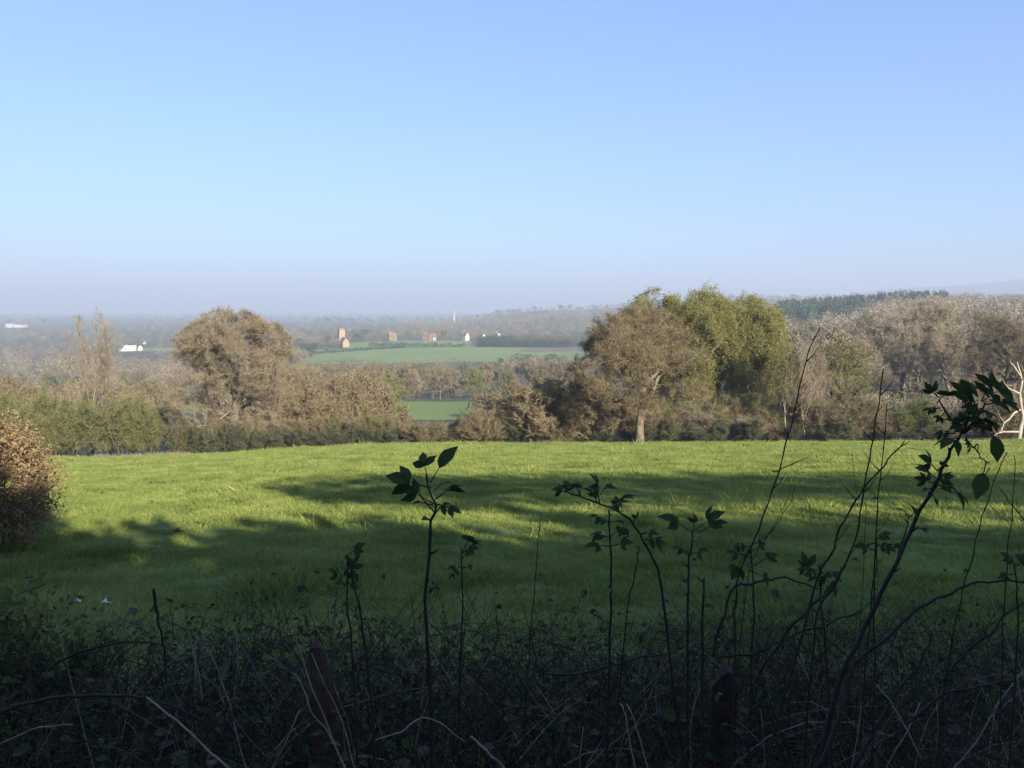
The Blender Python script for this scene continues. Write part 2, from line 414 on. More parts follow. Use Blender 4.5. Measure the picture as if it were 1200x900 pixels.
def scatter(name, pts, rot, scl, coll, kind='stuff'):
    me = bpy.data.meshes.new(name); me.vertices.add(len(pts)); me.vertices.foreach_set('co', np.asarray(pts, np.float32).ravel())
    a = me.attributes.new('rz', 'FLOAT_VECTOR', 'POINT'); a.data.foreach_set('vector', np.asarray(rot, np.float32).ravel())
    a = me.attributes.new('sc', 'FLOAT_VECTOR', 'POINT'); a.data.foreach_set('vector', np.asarray(scl, np.float32).ravel())
    o = bpy.data.objects.new(name, me); COL.objects.link(o)
    g = bpy.data.node_groups.new(name, 'GeometryNodeTree')
    g.interface.new_socket('Geometry', in_out='INPUT', socket_type='NodeSocketGeometry')
    g.interface.new_socket('Geometry', in_out='OUTPUT', socket_type='NodeSocketGeometry')
    N, L = g.nodes, g.links
    gi, go = N.new('NodeGroupInput'), N.new('NodeGroupOutput')
    mp = N.new('GeometryNodeMeshToPoints'); ip = N.new('GeometryNodeInstanceOnPoints')
    ci = N.new('GeometryNodeCollectionInfo'); ci.inputs['Collection'].default_value = coll; ci.inputs['Separate Children'].default_value = True
    r1 = N.new('GeometryNodeInputNamedAttribute'); r1.data_type = 'FLOAT_VECTOR'; r1.inputs['Name'].default_value = 'rz'
    s1 = N.new('GeometryNodeInputNamedAttribute'); s1.data_type = 'FLOAT_VECTOR'; s1.inputs['Name'].default_value = 'sc'
    e2r = N.new('FunctionNodeEulerToRotation')
    L.new(gi.outputs[0], mp.inputs[0]); L.new(mp.outputs[0], ip.inputs['Points']); L.new(ci.outputs[0], ip.inputs['Instance'])
    ip.inputs['Pick Instance'].default_value = True
    L.new(r1.outputs[0], e2r.inputs[0]); L.new(e2r.outputs[0], ip.inputs['Rotation']); L.new(s1.outputs[0], ip.inputs['Scale'])
    L.new(ip.outputs[0], go.inputs[0])
    md = o.modifiers.new('scatter', 'NODES'); md.node_group = g
    tag(o, kind=kind); return o

def build_grass():
    rng = np.random.default_rng(5)
    n = 150000
    # density falls with distance: depth drawn evenly
    y = rng.uniform(4.3, EDGE + .5, n); hw = .70 * y + 3; x = rng.uniform(-1, 1, n) * hw
    patch = np.sin(x * .9 + 2 * np.sin(y * .35)) * np.sin(y * .6 + 1.5 * np.sin(x * .4)) + .6 * np.sin(x * 2.7 + y) * np.sin(y * 2.1 - x)
    s = (.60 + .0065 * y) * (1 + .22 * patch) * rng.uniform(.75, 1.3, n)
    mott = np.sin(x * 1.9 + 1.3 * np.sin(y * 1.1)) * np.sin(y * 1.7 + 1.9 * np.sin(x * .8 + 2)) + .5 * np.sin(x * 4.3 - y * 3.1) * np.sin(y * 5.1 + x)
    s = s * np.where(mott > .62, 1.5, 1.0) * np.where(mott < -.7, .62, 1.0)
    tall = rng.random(n) < .02; s = np.where(tall, s * 1.6, s)
    z = meadow_z(x, y) - .02
    rot = np.stack([rng.normal(0, .08, n), rng.normal(0, .08, n), rng.uniform(0, 6.283, n)], 1)
    w = 1 + .012 * y
    c = instance_group([tuft_mesh(10 + k, 34, .15, .16, .0085) for k in range(5)], 'grass_tufts')
    o = scatter('grass', np.stack([x, y, z], 1), rot, np.stack([s * w, s * w, s], 1), c)
    tag(o, 'short lit and shaded pasture grass covering the sloping field', 'grass')

def build_weeds():
    pro = []
    for sd in range(3):
        rng = np.random.default_rng(60 + sd); mb = MB()
        for i in range(16):
            a = rng.uniform(0, 6.28); l = rng.uniform(.08, .19); e = rng.uniform(.25, 1.1)
            leaflet(mb, (0, 0, 0), (math.cos(a), math.sin(a), e), (-math.cos(a) * e, -math.sin(a) * e, 1), l, l * .36, .45, .25)
        pro.append(mb.mesh('dock_plant', M['weed']))
    rnd = random.Random(15)
    for i in range(110):
        y = 14 * (72 / 14) ** rnd.random(); x = rnd.uniform(-.6, .62) * y
        o = bpy.data.objects.new('dock_plant', pro[i % 3]); COL.objects.link(o); o.location = (x, y, float(meadow_z(x, y)) - .01)
        o.rotation_euler = (0, 0, rnd.uniform(0, 6.28)); k = rnd.uniform(.8, 1.4); o.scale = (k, k, k)
        tag(o, 'dark leafy dock clump standing in the pasture grass', 'weed', 'dock clumps dotted over the field')

# ------------------------------------------------------------------ woods
def crown_cards(seed, n, hgt, wid, size, kind):
    rng = np.random.default_rng(seed)
    if kind == 'conifer':
        t = rng.random(n) ** .7; z = hgt * (.12 + .88 * (1 - t)); r = wid / 2 * (.12 + .88 * t) * np.sqrt(rng.uniform(.2, 1, n))
        a = rng.uniform(0, 6.283, n); Pn = np.stack([r * np.cos(a), r * np.sin(a), z], 1)
        D = np.stack([np.cos(a), np.sin(a), -.45 * np.ones(n)], 1)
        return cards(rng, Pn, size, .5, dirs=D)
    nb = 9 if kind == 'round' else 7
    c = rng.normal(size=(nb, 3)) * np.array([.23, .23, .17]) + np.array([0, 0, .6])
    if kind == 'upright': c = rng.normal(size=(nb, 3)) * np.array([.14, .14, .2]) + np.array([0, 0, .58])
    i = rng.integers(0, nb, n); q = unit(rng.normal(size=(n, 3))) * rng.uniform(.5, 1, (n, 1)) ** .6
    Pn = (c[i] + q * np.array([.24, .24, .2])) * np.array([wid, wid, hgt])
    Pn[:, 2] = np.clip(Pn[:, 2], .04 * hgt, hgt)
    up = np.stack([q[:, 0], q[:, 1], q[:, 2] + .5], 1)
    return cards(rng, Pn, size, .38, dirs=up)

def far_wood(name, seed, n, pxr, dr, kinds, mats, hr=(9, 14), label=None, size=.85, nc=230, cat='wood', cond=None, anywhere=False):
    """one mass of distant trees; kinds is a list of crown kinds, one per material"""
    rng = np.random.default_rng(seed); mb = MB()
    pro = [[crown_cards(seed * 31 + 7 * k + v, nc, 1, 1, size / 11.0, kd) for v in range(4)] for k, kd in enumerate(kinds)]
    done = 0
    for _ in range(n * 3):
        if done >= n: break
        px = rng.uniform(*pxr); d = math.exp(rng.uniform(math.log(dr[0]), math.log(dr[1])))
        if (in_field(px, d) and not anywhere) or (cond and not cond(px, d)): continue
        x = PX(px, d, 400); z = h(x, d); done += 1
        # clumps of one kind
        s = math.sin(x * .013 + 1.1 * math.sin(d * .009) + seed) + rng.normal(0, .7)
        k = int(np.clip((s + 1.6) / 3.2 * len(kinds), 0, len(kinds) - 1))
        ht = rng.uniform(*hr); wd = ht * (rng.uniform(.8, 1.25) if kinds[k] != 'conifer' else rng.uniform(.35, .5))
        a = rng.uniform(0, 6.283); ca, sa = math.cos(a), math.sin(a)
        q = pro[k][rng.integers(0, 4)]
        V = np.stack([(q[..., 0] * ca - q[..., 1] * sa) * wd + x, (q[..., 0] * sa + q[..., 1] * ca) * wd + d, q[..., 2] * ht + z - .3], -1)
        mb.quads(V, k)
    return tag(mb.build(name, [M[m] for m in mats]), label, cat, kind='stuff')

def build_woods():
    rnd = random.Random(77)
    # prototypes of the mid-distance trees
    pro = {
        'brown': [tree_meshes(200 + k, BROAD, 1, .95, M['bark_oak'], M['twig_tan'], M['leaf_bud'], 5500, 3200, twl=.055, tww=.0042, lsize=.022, maxlv=3, trunk_lv=1, kmax=6) for k in range(4)],
        'grey': [tree_meshes(220 + k, TALL, 1, .62, M['bark_oak'], M['twig_grey'], M['leaf_pale'], 5500, 1400, twl=.06, tww=.0040, lsize=.018, maxlv=3, trunk_lv=1, kmax=6) for k in range(3)],
        'olive': [tree_meshes(240 + k, BROAD, 1, .85, M['bark_dark'], M['twig_olive'], M['leaf_green'], 4500, 2600, twl=.055, tww=.0042, lsize=.024, maxlv=3, trunk_lv=1, kmax=6) for k in range(3)],
        'pale': [tree_meshes(260 + k, TALL, 1, .7, M['bark_pale'], M['twig_grey'], M['leaf_pale'], 4500, 3000, twl=.055, tww=.0042, lsize=.022, maxlv=3, trunk_lv=1, kmax=6) for k in range(2)],
    }
    def conifer(seed):
        t = MB(); t.tube([(0, 0, -.02), (0, 0, .5), (0, 0, .97)], [.02, .012, .003], 6)
        c = MB(); c.quads(crown_cards(seed, 900, 1, .42, .085, 'conifer'))
        return t.mesh('trunk', M['bark_dark']), c.mesh('crown', M['needle'])
    def evergreen(seed):
        t = MB(); t.tube([(0, 0, -.02), (0, 0, .3), (0, 0, .6)], [.03, .025, .01], 6)
        c = MB(); c.quads(crown_cards(seed, 1500, 1, .9, .06, 'round'))
        return t.mesh('trunk', M['bark_dark']), c.mesh('crown', M['leaf_dark'])
    pro['conifer'] = [conifer(5), conifer(6)]; pro['evergreen'] = [evergreen(8), evergreen(9)]
    WORD = {'brown': ('bare_tree', 'bare round brown tree'), 'grey': ('bare_tree', 'tall bare grey twigged tree'), 'olive': ('budding_tree', 'olive green tree in bud'),
            'pale': ('pale_tree', 'pale tree in early blossom'), 'conifer': ('conifer_tree', 'dark pointed conifer'), 'evergreen': ('evergreen_tree', 'dark round evergreen tree')}
    def put(kind, px, d, ht, place, label=None, wide=1.0):
        x = PX(px, d, 430); nm, w = WORD[kind]
        k = rnd.randrange(len(pro[kind])); s = ht
        return plant(nm, (x, d, h(x, d)), pro[kind][k], label or (w + ' ' + place), 'tree', None if label else w + 's ' + place, rnd.uniform(0, 6.28), (s * wide, s * wide, s))
    def region(n, pxr, dr, place, weights, hr, gap, cond=None):
        got = []; tries = 0
        ks = list(weights); ws = [weights[k] for k in ks]
        while len(got) < n and tries < n * 60:
            tries += 1
            px = rnd.uniform(*pxr); d = math.sqrt(rnd.uniform(dr[0] ** 2, dr[1] ** 2)); x = (px - 600) / F * d
            if in_field(px, d, 6) or (cond and not cond(px, d)): continue
            if any((x - a) ** 2 + (d - b) ** 2 < gap * gap for a, b in got): continue
            got.append((x, d)); put(rnd.choices(ks, ws)[0], px, d, rnd.uniform(*hr), place)
    # the green field and the strip field stay in view: no trees in the line of sight to them
    def sight(px, d):
        if 466 < px < 560 and d < 200: return False
        if 175 < px < 245 and d < 262: return False
        return True
    region(46, (-40, 470), (108, 250), 'in the near valley wood left', dict(brown=5, grey=3, olive=2), (9, 12), 7, sight)
    region(64, (-40, 480), (250, 440), 'in the brown valley wood beyond', dict(brown=7, grey=3, olive=1, pale=.7), (9, 13), 9, sight)
    region(100, (330, 690), (266, 450), 'between the two green fields', dict(brown=5, grey=1, olive=3, pale=.4), (8.5, 12), 6.5)
    region(10, (545, 700), (110, 200), 'behind the thicket left of the middle oak', dict(brown=5, olive=2), (7, 9), 6)
    region(58, (850, 1290), (108, 250), 'at the foot of the right hillside', dict(brown=4, grey=5, pale=1), (11, 15), 7, lambda px, d: not (975 < px < 1155 and d < 158))
    region(75, (830, 1300), (250, 430), 'on the wooded right hillside', dict(brown=3, grey=5, olive=1, pale=2), (10, 14), 9)
    for px, d, ht in [(62, 395, 11), (70, 400, 9), (80, 405, 10), (90, 400, 11), (86, 392, 8)]: put('conifer', px, d, ht, 'in a row within the left valley wood', wide=1.4)
    put('evergreen', 95, 190, 9, '', 'dark ivy covered tree at left below the tall bare pair')
    for px, d, ht in [(590, 540, 10), (607, 545, 13), (622, 550, 12), (640, 545, 11), (652, 540, 12), (575, 535, 8)]: put('evergreen', px, d, ht, 'in the clump below the far green field')
    for px, d, ht in [(368, 470, 9), (380, 465, 10), (410, 480, 9), (425, 475, 8)]: put('evergreen', px, d, ht, 'in the tree belt right of the left oak')
    for px, d, ht, lb in [(424, 955, 15, 'large dark evergreen tree right of the church'), (350, 780, 17, 'dark evergreen tree below left of the church'), (366, 770, 13, 'smaller dark evergreen at the corner of the far green field')]:
        put('evergreen', px, d, ht, '', lb, 1.3)
    for px, d, ht, lb in [(385, 905, 14, 'pale tree in new leaf beside the church tower'), (520, 985, 13, 'pale green tree between the far village houses')]: put('olive', px, d, ht, '', lb, 1.2)
    # masses farther off
    B2 = ['round', 'upright', 'round', 'round']; BM = ['twig_tan', 'twig_grey', 'leaf_bud', 'twig_olive']
    def lowc(px, d): return not (470 < px < 700 and d > 560) and not (330 < px < 480 and d > 500) and not (140 < px < 170 and 850 < d < 1000)
    far_wood('left_valley_wood', 3, 1000, (-120, 470), (430, 2300), B2, BM, (9, 14), 'brown leafless woodland filling the wide valley at left', cond=lambda px, d: not (330 < px < 470 and d > 480) and not (125 < px < 185 and 700 < d < 990))
    far_wood('middle_valley_wood', 4, 150, (320, 700), (440, 560), B2, BM, (8, 12), 'mixed bare woodland below the far green fields')
    far_wood('village_wood', 5, 560, (300, 720), (1000, 1700), B2, BM, (8, 12), 'hazy trees around the church and village beyond the far fields', nc=120, size=1.3)
    far_wood('church_wood', 6, 110, (300, 396), (690, 985), B2, BM, (9, 13), 'trees left of the church tower')
    far_wood('village_garden_trees', 21, 34, (408, 600), (968, 984), B2, BM, (5, 8.5), 'small garden trees in front of the far village houses', anywhere=True, nc=160, size=1)
    far_wood('churchyard_trees', 22, 9, (388, 398), (885, 900), B2, BM, (6, 10), 'small trees at the foot of the church tower', anywhere=True)
    far_wood('dark_copse', 7, 70, (562, 594), (864, 905), ['round', 'round'], ['needle', 'leaf_dark'], (10, 11.5), 'square edged dark copse at the top of the far green field', nc=320)
    far_wood('dark_hedge_copse', 23, 110, (594, 668), (864, 878), ['round', 'round'], ['leaf_dark', 'needle'], (7, 9), 'long dark hedge line running right from the square dark copse', nc=260)
    far_wood('brown_copse', 17, 120, (592, 700), (872, 960), ['round', 'round'], ['leaf_dark', 'twig_tan'], (9, 12), 'brown copse with dark foot right of the square dark copse')
    far_wood('valley_scrub', 18, 1300, (-60, 700), (104, 450), ['round', 'upright', 'round'], ['twig_tan', 'twig_olive', 'twig_grey'], (2.5, 6), 'low scrub between the valley trees', cond=lambda px, d: sight(px, d) and not in_field(px, d, 4), size=.6)
    far_wood('hillside_scrub', 19, 700, (700, 1400), (92, 430), ['round', 'upright', 'round'], ['twig_tan', 'twig_olive', 'twig_grey'], (2.5, 5), 'low scrub under the trees of the right hillside', size=.6)
    far_wood('right_hill_wood', 8, 1300, (800, 1400), (420, 1300), B2, ['twig_tan', 'twig_pale', 'leaf_bud', 'twig_grey'], (10, 15), 'bare tan woodland covering the right hill', cond=lambda px, d: not (900 < px < 1015 and 590 < d < 870) and not (1000 < px < 1110 and 700 < d < 870))
    far_wood('pine_wood', 9, 330, (908, 1108), (640, 860), ['conifer', 'conifer'], ['needle', 'leaf_dark'], (14, 19), 'dark green pine plantation on the right hilltop', cond=lambda px, d: px < 1010 or d > 740, size=1.7, nc=200)
    far_wood('ridge_wood', 10, 1500, (480, 1400), (1500, 2650), ['round', 'conifer', 'round', 'round'], ['twig_grey', 'needle', 'twig_tan', 'twig_tan'], (10, 15), 'purple brown wooded ridge on the hazy skyline', nc=90, size=1.8)
    far_wood('plain_wood', 11, 900, (-300, 1500), (2300, 7000), ['round', 'round'], ['leaf_dark', 'twig_tan'], (12, 18), 'faint blue woods on the far plain', nc=60, size=4)

def hedgerow(name, pa, pb, hgt, wid, label):
    rng = np.random.default_rng(abs(hash(name + label)) % 1000 if False else len(label))
    (pxa, da), (pxb, db) = pa, pb
    n = 1600; t = rng.random(n); px = pxa + (pxb - pxa) * t; d = da + (db - da) * t
    x = (px - 600) / F * d + rng.normal(0, wid / 3, n); d = d + rng.normal(0, wid / 3, n)
    z = H(x, d) + rng.uniform(0, hgt, n) * (1 + .25 * np.sin(t * 40))
    mb = MB(); mb.quads(cards(rng, np.stack([x, d, z], 1), 1.3, .6))
    tag(mb.build(name, M['leaf_dark']), label, 'hedge', 'dark hedges between the far green fields')

# ------------------------------------------------------------------ buildings
def house(name, px, d, w, dp, wall_h, roof_h, wm, rm, rot, label, cat='house', group=None, chim=True, nwin=3):
    x = PX(px, d, 392); z = h(x, d) + .2
    o = empty(name, (x, d, z), label, cat, group); o.rotation_euler = (0, 0, rot)
    a = MB(); a.box(-w / 2, w / 2, -dp / 2, dp / 2, -1, wall_h)
    for sx in (-1, 1):
        X = sx * w / 2; a.add([(X, -dp / 2, wall_h), (X, dp / 2, wall_h), (X, 0, wall_h + roof_h)], None, [(0, 1, 2)])
    a.build('wall', wm, o)
    r = MB(); e = .4; k = roof_h / (dp / 2)
    for sy in (-1, 1):
        y0, y1 = sy * (dp / 2 + e), 0; z0, z1 = wall_h - e * k + .06, wall_h + roof_h + .06
        r.add([(-w / 2 - e, y0, z0), (w / 2 + e, y0, z0), (w / 2 + e, y1, z1), (-w / 2 - e, y1, z1),
               (-w / 2 - e, y0, z0 + .25), (w / 2 + e, y0, z0 + .25), (w / 2 + e, y1, z1 + .25), (-w / 2 - e, y1, z1 + .25)],
              [(0, 1, 2, 3), (4, 7, 6, 5), (0, 4, 5, 1), (1, 5, 6, 2), (3, 2, 6, 7), (0, 3, 7, 4)])
    ro = r.build('roof', rm, o)
    if chim:
        c = MB(); c.box(-w * .3 - .5, -w * .3 + .5, -.45, .45, wall_h + roof_h * .6, wall_h + roof_h + 1.5); c.build('chimney', M['brick'], ro)
    for i in range(nwin):
        for lv in range(2 if wall_h > 4.5 else 1):
            wx = -w / 2 + w * (i + .5) / nwin; wz = 1.0 + 2.6 * lv
            f = MB(); f.box(wx - .65, wx + .65, -dp / 2 - .05, -dp / 2 + .05, wz, wz + 1.4)
            q = f.build('window', M['render_white'], o)
            g = MB(); g.box(wx - .55, wx + .55, -dp / 2 - .08, -dp / 2 - .03, wz + .1, wz + 1.3); g.build('pane', M['pane'], q)
    return o

def build_buildings():
    # church: square tower with battlements and low cap, nave and chancel to the right
    d = 905; px = 400; x = PX(px, d, 392); z = h(x, d)
    o = empty('church', (x, d, z), 'pale stone church with square tower beyond the green fields', 'church')
    o.rotation_euler = (0, 0, R(-62)); o.scale = (.88, .88, .88)
    t = MB(); t.box(-3.6, 3.6, -3.6, 3.6, -2, 21.0); t.box(-3.9, 3.9, -3.9, 3.9, 12.0, 12.5); t.box(-3.85, 3.85, -3.85, 3.85, 21.0, 21.5)
    for sx in (-1, 1):
        for sy in (-1, 1): t.box(sx * 3.7 - .7, sx * 3.7 + .7, sy * 3.7 - .7, sy * 3.7 + .7, -2, 9)
    for k in range(5):
        for s in (-1, 1):
            c = -3.5 + k * 1.75
            t.box(c - .5, c + .5, s * 3.65 - .2, s * 3.65 + .2, 21.5, 22.7)
            if 0 < k < 4: t.box(s * 3.65 - .2, s * 3.65 + .2, c - .5, c + .5, 21.5, 22.7)
    tw = t.build('tower', M['stone'], o)
    c = MB(); c.add([(-3, -3, 21.55), (3, -3, 21.55), (3, 3, 21.55), (-3, 3, 21.55), (0, 0, 24.6)], None, [(0, 1, 4), (1, 2, 4), (2, 3, 4), (3, 0, 4)]); c.build('roof', M['tile'], tw)
    v = MB(); v.tube([(0, 0, 24.4), (0, 0, 27)], .12, 5); v.build('weather_vane', M['slate'], tw)
    for zz in (16.0, 8.0):
        w = MB(); w.box(-.7, .7, -3.66, -3.5, zz, zz + 2.4); w.build('window', M['pane'], tw)
    n = MB(); n.box(3.7, 20, -4.2, 4.2, -2, 6)
    for X in (3.7, 20): n.add([(X, -4.2, 6), (X, 4.2, 6), (X, 0, 11.5)], None, [(0, 1, 2)])
    n.build('wall', M['stone'], o)
    r = MB()
    for s in (-1, 1):
        r.add([(3.62, s * 4.7, 5.45), (20.4, s * 4.7, 5.45), (20.4, 0, 11.6), (3.62, 0, 11.6), (3.62, s * 4.7, 5.8), (20.4, s * 4.7, 5.8), (20.4, 0, 11.95), (3.62, 0, 11.95)],
              [(0, 1, 2, 3), (4, 7, 6, 5), (0, 4, 5, 1), (1, 5, 6, 2), (0, 3, 7, 4)])
    r.build('roof', M['tile'], o)
    for k in range(4):
        w = MB(); w.box(6 + k * 3.8, 7 + k * 3.8, -4.27, -4.15, 1.5, 4.6); w.build('window', M['pane'], o)
    house('farmhouse', 152, 960, 13, 7, 3.6, 2.6, M['render_white'], M['render_white'], R(12), 'long white farmhouse in the valley between the bare pair and left oak', chim=True)
    house('barn', 163, 965, 5, 5, 3.6, 2.6, M['render_white'], M['slate'], R(-50), 'small white barn at right end of the white farmhouse', 'barn', chim=False, nwin=1)
    house('cottage', 168, 1120, 4, 4, 3, 2.5, M['render_white'], M['slate'], R(-40), 'lone white cottage above the white farmhouse', nwin=1)
    house('shed', 142, 955, 5, 4, 3, 1.5, M['render_white'], M['slate'], R(-30), 'low white shed at left end of the white farmhouse', 'shed', chim=False, nwin=1)
    house('warehouse', 13, 2050, 18, 16, 8, 2, M['render_white'], M['render_white'], 0, 'pale far warehouse at the left edge of the plain', 'warehouse', chim=False)
    house('warehouse', 25, 2060, 26, 16, 7, 2, M['render_white'], M['tile'], 0, 'longer pale warehouse right of its neighbour on the far plain', 'warehouse', chim=False)
    house('house', 325, 905, 4, 5, 7, 3.5, M['render_white'], M['slate'], R(-20), 'narrow white house among the trees left of the church', nwin=1)
    house('house', 332, 860, 6, 6, 4.5, 3, M['render_white'], M['tile'], R(-20), 'white cottage with red roof lowest left of the church', nwin=2)
    house('house', 460, 1000, 9, 7, 4.5, 4, M['stone'], M['tile'], R(20), 'sandy gabled house right of the church at the field top', nwin=2)
    house('house', 501, 985, 9, 7, 4.5, 4, M['stone'], M['tile'], R(-25), 'pinkish red roofed house left of the pale green tree', nwin=2)
    house('house', 509, 985, 4, 5, 4, 3, M['render_white'], M['tile'], R(10), 'small white annex at right of the pinkish house', nwin=1)
    house('house', 546, 985, 6, 6, 6, 4, M['render_white'], M['slate'], R(-50), 'white gabled house above the left end of the dark copse', nwin=1)
    house('house', 566, 1000, 6, 6, 5, 3, M['render_white'], M['slate'], R(-60), 'grey white house half hidden behind the dark copse', nwin=1)
    house('house', 583, 1000, 5, 5, 6.5, 3, M['render_white'], M['tile'], R(-50), 'cream house end above the middle of the dark copse', nwin=1)
    # mast
    d = 2350; x = PX(532, d, 358); z = h(x, d)
    o = empty('radio_mast', (x, d, z), 'slim white mast rising from the far wooded ridge', 'mast')
    m = MB(); m.tube([(0, 0, -2), (0, 0, 14), (0, 0, 15)], [3.0, 2.6, 2.0], 10); m.build('base', M['mast'], o)
    m = MB(); m.tube([(0, 0, 14), (0, 0, 28), (0, 0, 36)], [1.5, 1.1, .6], 8); m.build('shaft', M['mast'], o)
    m = MB(); m.tube([(0, 0, 25), (0, 0, 26.5)], [2.0, 2.0], 10); m.build('collar', M['mast'], o)

# ------------------------------------------------------------------ field-edge trees and shrubs
def build_edge():
    hero('oak_tree', 44, dict(OAK, even=1, nch=[17, 8, 7, 6], t0=[.42, .25, .15, .1], trunk=.30), 274, 88, 367, 160, 'bark_oak', 'twig_oak', 'leaf_bud', 120000, 12000, 'broad bare oak with tan twigs at left beyond the field', lsize=.085, tww=.022, low=.08, env=True, bumpy=.03)
    hero('oak_tree', 12, OAK, 750, 80.5, 367, 190, 'bark_oak', 'twig_tan', 'leaf_bud', 105000, 60000, 'round brown oak in bud with lit trunk at mid field edge', lsize=.10, tww=.023, low=.07, rot=1.0, env=True)
    hero('oak_tree', 53, dict(OAK, r0=.034), 985, 96, 402, 125, 'bark_dark', 'twig_olive', 'leaf_bud', 10000, 5000, 'low dark limbed oak among bare shrubs right of the yellow green trees', lsize=.11, tww=.024, env=True)
    hero('bare_tree', 61, VASE, 106, 99, 372, 66, 'bark_oak', 'twig_grey', 'leaf_pale', 4300, 500, 'left one of the tall bare pair with pale forked trunk', lsize=.10, tww=.02, rot=.4)
    hero('bare_tree', 62, VASE, 128, 100, 366, 52, 'bark_oak', 'twig_grey', 'leaf_pale', 4000, 500, 'right one of the tall bare pair with straighter pale trunk', lsize=.10, tww=.02, rot=2.4)
    k = dict(lsize=.155, tww=.025, twl=.8, env=True, bumpy=.085)
    hero('leafing_tree', 71, BROAD, 772, 97, 347, 140, 'bark_oak', 'twig_olive', 'leaf_yellow', 24000, 55000, 'yellow green leafing tree rising behind the round brown oak', **k)
    hero('leafing_tree', 72, BROAD, 835, 100, 343, 150, 'bark_oak', 'twig_olive', 'leaf_yellow', 27000, 62000, 'tallest yellow green tree with pointed top', **k)
    hero('leafing_tree', 73, BROAD, 896, 94, 366, 90, 'bark_oak', 'twig_olive', 'leaf_yellow', 22000, 42000, 'rightmost yellow green leafing tree beside pale trunks', **k)
    hero('leafing_tree', 74, BROAD, 866, 106, 352, 120, 'bark_oak', 'twig_olive', 'leaf_yellow', 12000, 50000, 'yellow green leafing tree filling the gap behind its tallest neighbour', **k)
    hero('leafing_tree', 75, BROAD, 806, 96, 349, 125, 'bark_oak', 'twig_olive', 'leaf_yellow', 18000, 46000, 'yellow green leafing tree in front, between the oak and its tallest neighbour', **k)
    hero('birch_tree', 81, TALL, 922, 86, 400, 34, 'bark_pale', 'twig_olive', 'leaf_yellow', 2500, 1500, 'slim pale trunked tree at the right side of the yellow green trees', lsize=.12, tww=.02)
    hero('birch_tree', 82, TALL, 945, 85, 410, 44, 'bark_pale', 'twig_grey', 'leaf_pale', 2800, 300, 'thin bare white trunked tree left of the dark limbed oak', lsize=.1, tww=.02)
    hero('birch_tree', 83, TALL, 958, 88, 400, 44, 'bark_pale', 'twig_grey', 'leaf_pale', 2800, 300, 'forked white trunked tree touching the dark limbed oak', lsize=.1, tww=.02, rot=2)
    hero('bare_tree', 91, BROAD, 1058, 150, 352, 120, 'bark_oak', 'twig_pale', 'leaf_pale', 24000, 7000, 'tallest fan shaped bare tan tree on the right', lsize=.14, tww=.035, twl=1)
    hero('bare_tree', 92, BROAD, 1112, 148, 356, 100, 'bark_oak', 'twig_pale', 'leaf_pale', 22000, 6000, 'tall bare tan tree just right of the tallest one', lsize=.14, tww=.035, twl=1)
    hero('bare_tree', 93, BROAD, 1020, 145, 385, 90, 'bark_oak', 'twig_pale', 'leaf_pale', 16000, 6000, 'whitish bare tree left of the tall tan pair at right', lsize=.14, tww=.035, twl=1)
    hero('bare_tree', 94, OAK, 1178, 128, 368, 110, 'bark_dark', 'twig_tan', 'leaf_bud', 22000, 6000, 'dark branched bare tree near the right edge', lsize=.13, tww=.03)
    hero('bare_tree', 95, OAK, 1150, 92, 428, 60, 'bark_dark', 'twig_tan', 'leaf_bud', 2500, 600, 'small dark crooked tree left of the dead tree', lsize=.12, tww=.022)
    # dead tree at the right edge, pale and barkless
    x = PX(1196, 81); o = empty('dead_tree', (x, 81, h(x, 81)), 'dead pale barkless tree with angular limbs at the right edge', 'tree')
    base = Vector((x, 81, h(x, 81))); w = lambda px, py, dy=0: tuple(P(px, py, 81 + dy) - base)
    t = MB(); t.tube(rough(smooth([(0, 0, -.5), w(1195, 506), w(1198, 486), w(1195, 466), w(1197, 446), w(1192, 424)], 3), 4, .03), np.linspace(.27, .05, 16) * (1 + .12 * np.sin(np.arange(16) * 2.3)), 8); t.build('trunk', M['bark_pale'], o, True)
    for L_ in ([(1196, 480), (1188, 484), (1183, 491), (1177, 495), (1174, 503), (1170, 508)], [(1196, 506), (1186, 506), (1176, 506), (1168, 508), (1162, 514)], [(1196, 462), (1188, 458), (1182, 455), (1174, 454)], [(1195, 440), (1190, 432), (1186, 425)], [(1196, 462), (1204, 452), (1210, 440)], [(1196, 446), (1204, 440), (1208, 430)]):
        n = len(L_); b = MB(); b.tube([w(a, c, -.25 * i) for i, (a, c) in enumerate(L_)], np.linspace(.11, .035, n), 6)
        b.tube([w(L_[n // 2][0], L_[n // 2][1], -.25 * (n // 2)), w(L_[n // 2][0] - 5, L_[n // 2][1] - 6, .2), w(L_[n // 2][0] - 7, L_[n // 2][1] - 12, .3)], [.05, .035, .015], 5)
        b.build('limb', M['bark_pale'], o, True)
    # shrub prototypes, one metre tall
    def shr(seed, twig, leaf, nt, nl, ls=.05, bark='bark_dark', tw=.0055, w=1.2):
        return tree_meshes(seed, SHRUB, 1, w, M[bark], M[twig], M[leaf], nt, nl, twl=.16, tww=tw, lsize=ls, maxlv=2, trunk_lv=0, kmax=5)
    SP = {'brown': [shr(300 + i, 'twig_tan', 'leaf_bud', 11000, 3500, .024) for i in range(3)],
          'willow': [shr(310 + i, 'twig_olive', 'leaf_green', 12000, 7000, .026) for i in range(2)],
          'olive': [shr(320 + i, 'twig_olive', 'leaf_bud', 11000, 4500, .025) for i in range(2)],
          'dark': [shr(330 + i, 'twig_tan', 'leaf_dark', 5000, 12000, .034) for i in range(3)],  # dark leaves imitate the shade low in the hedge
          'reed': [shr(340, 'twig_grey', 'leaf_pale', 10000, 1500, .024)]}
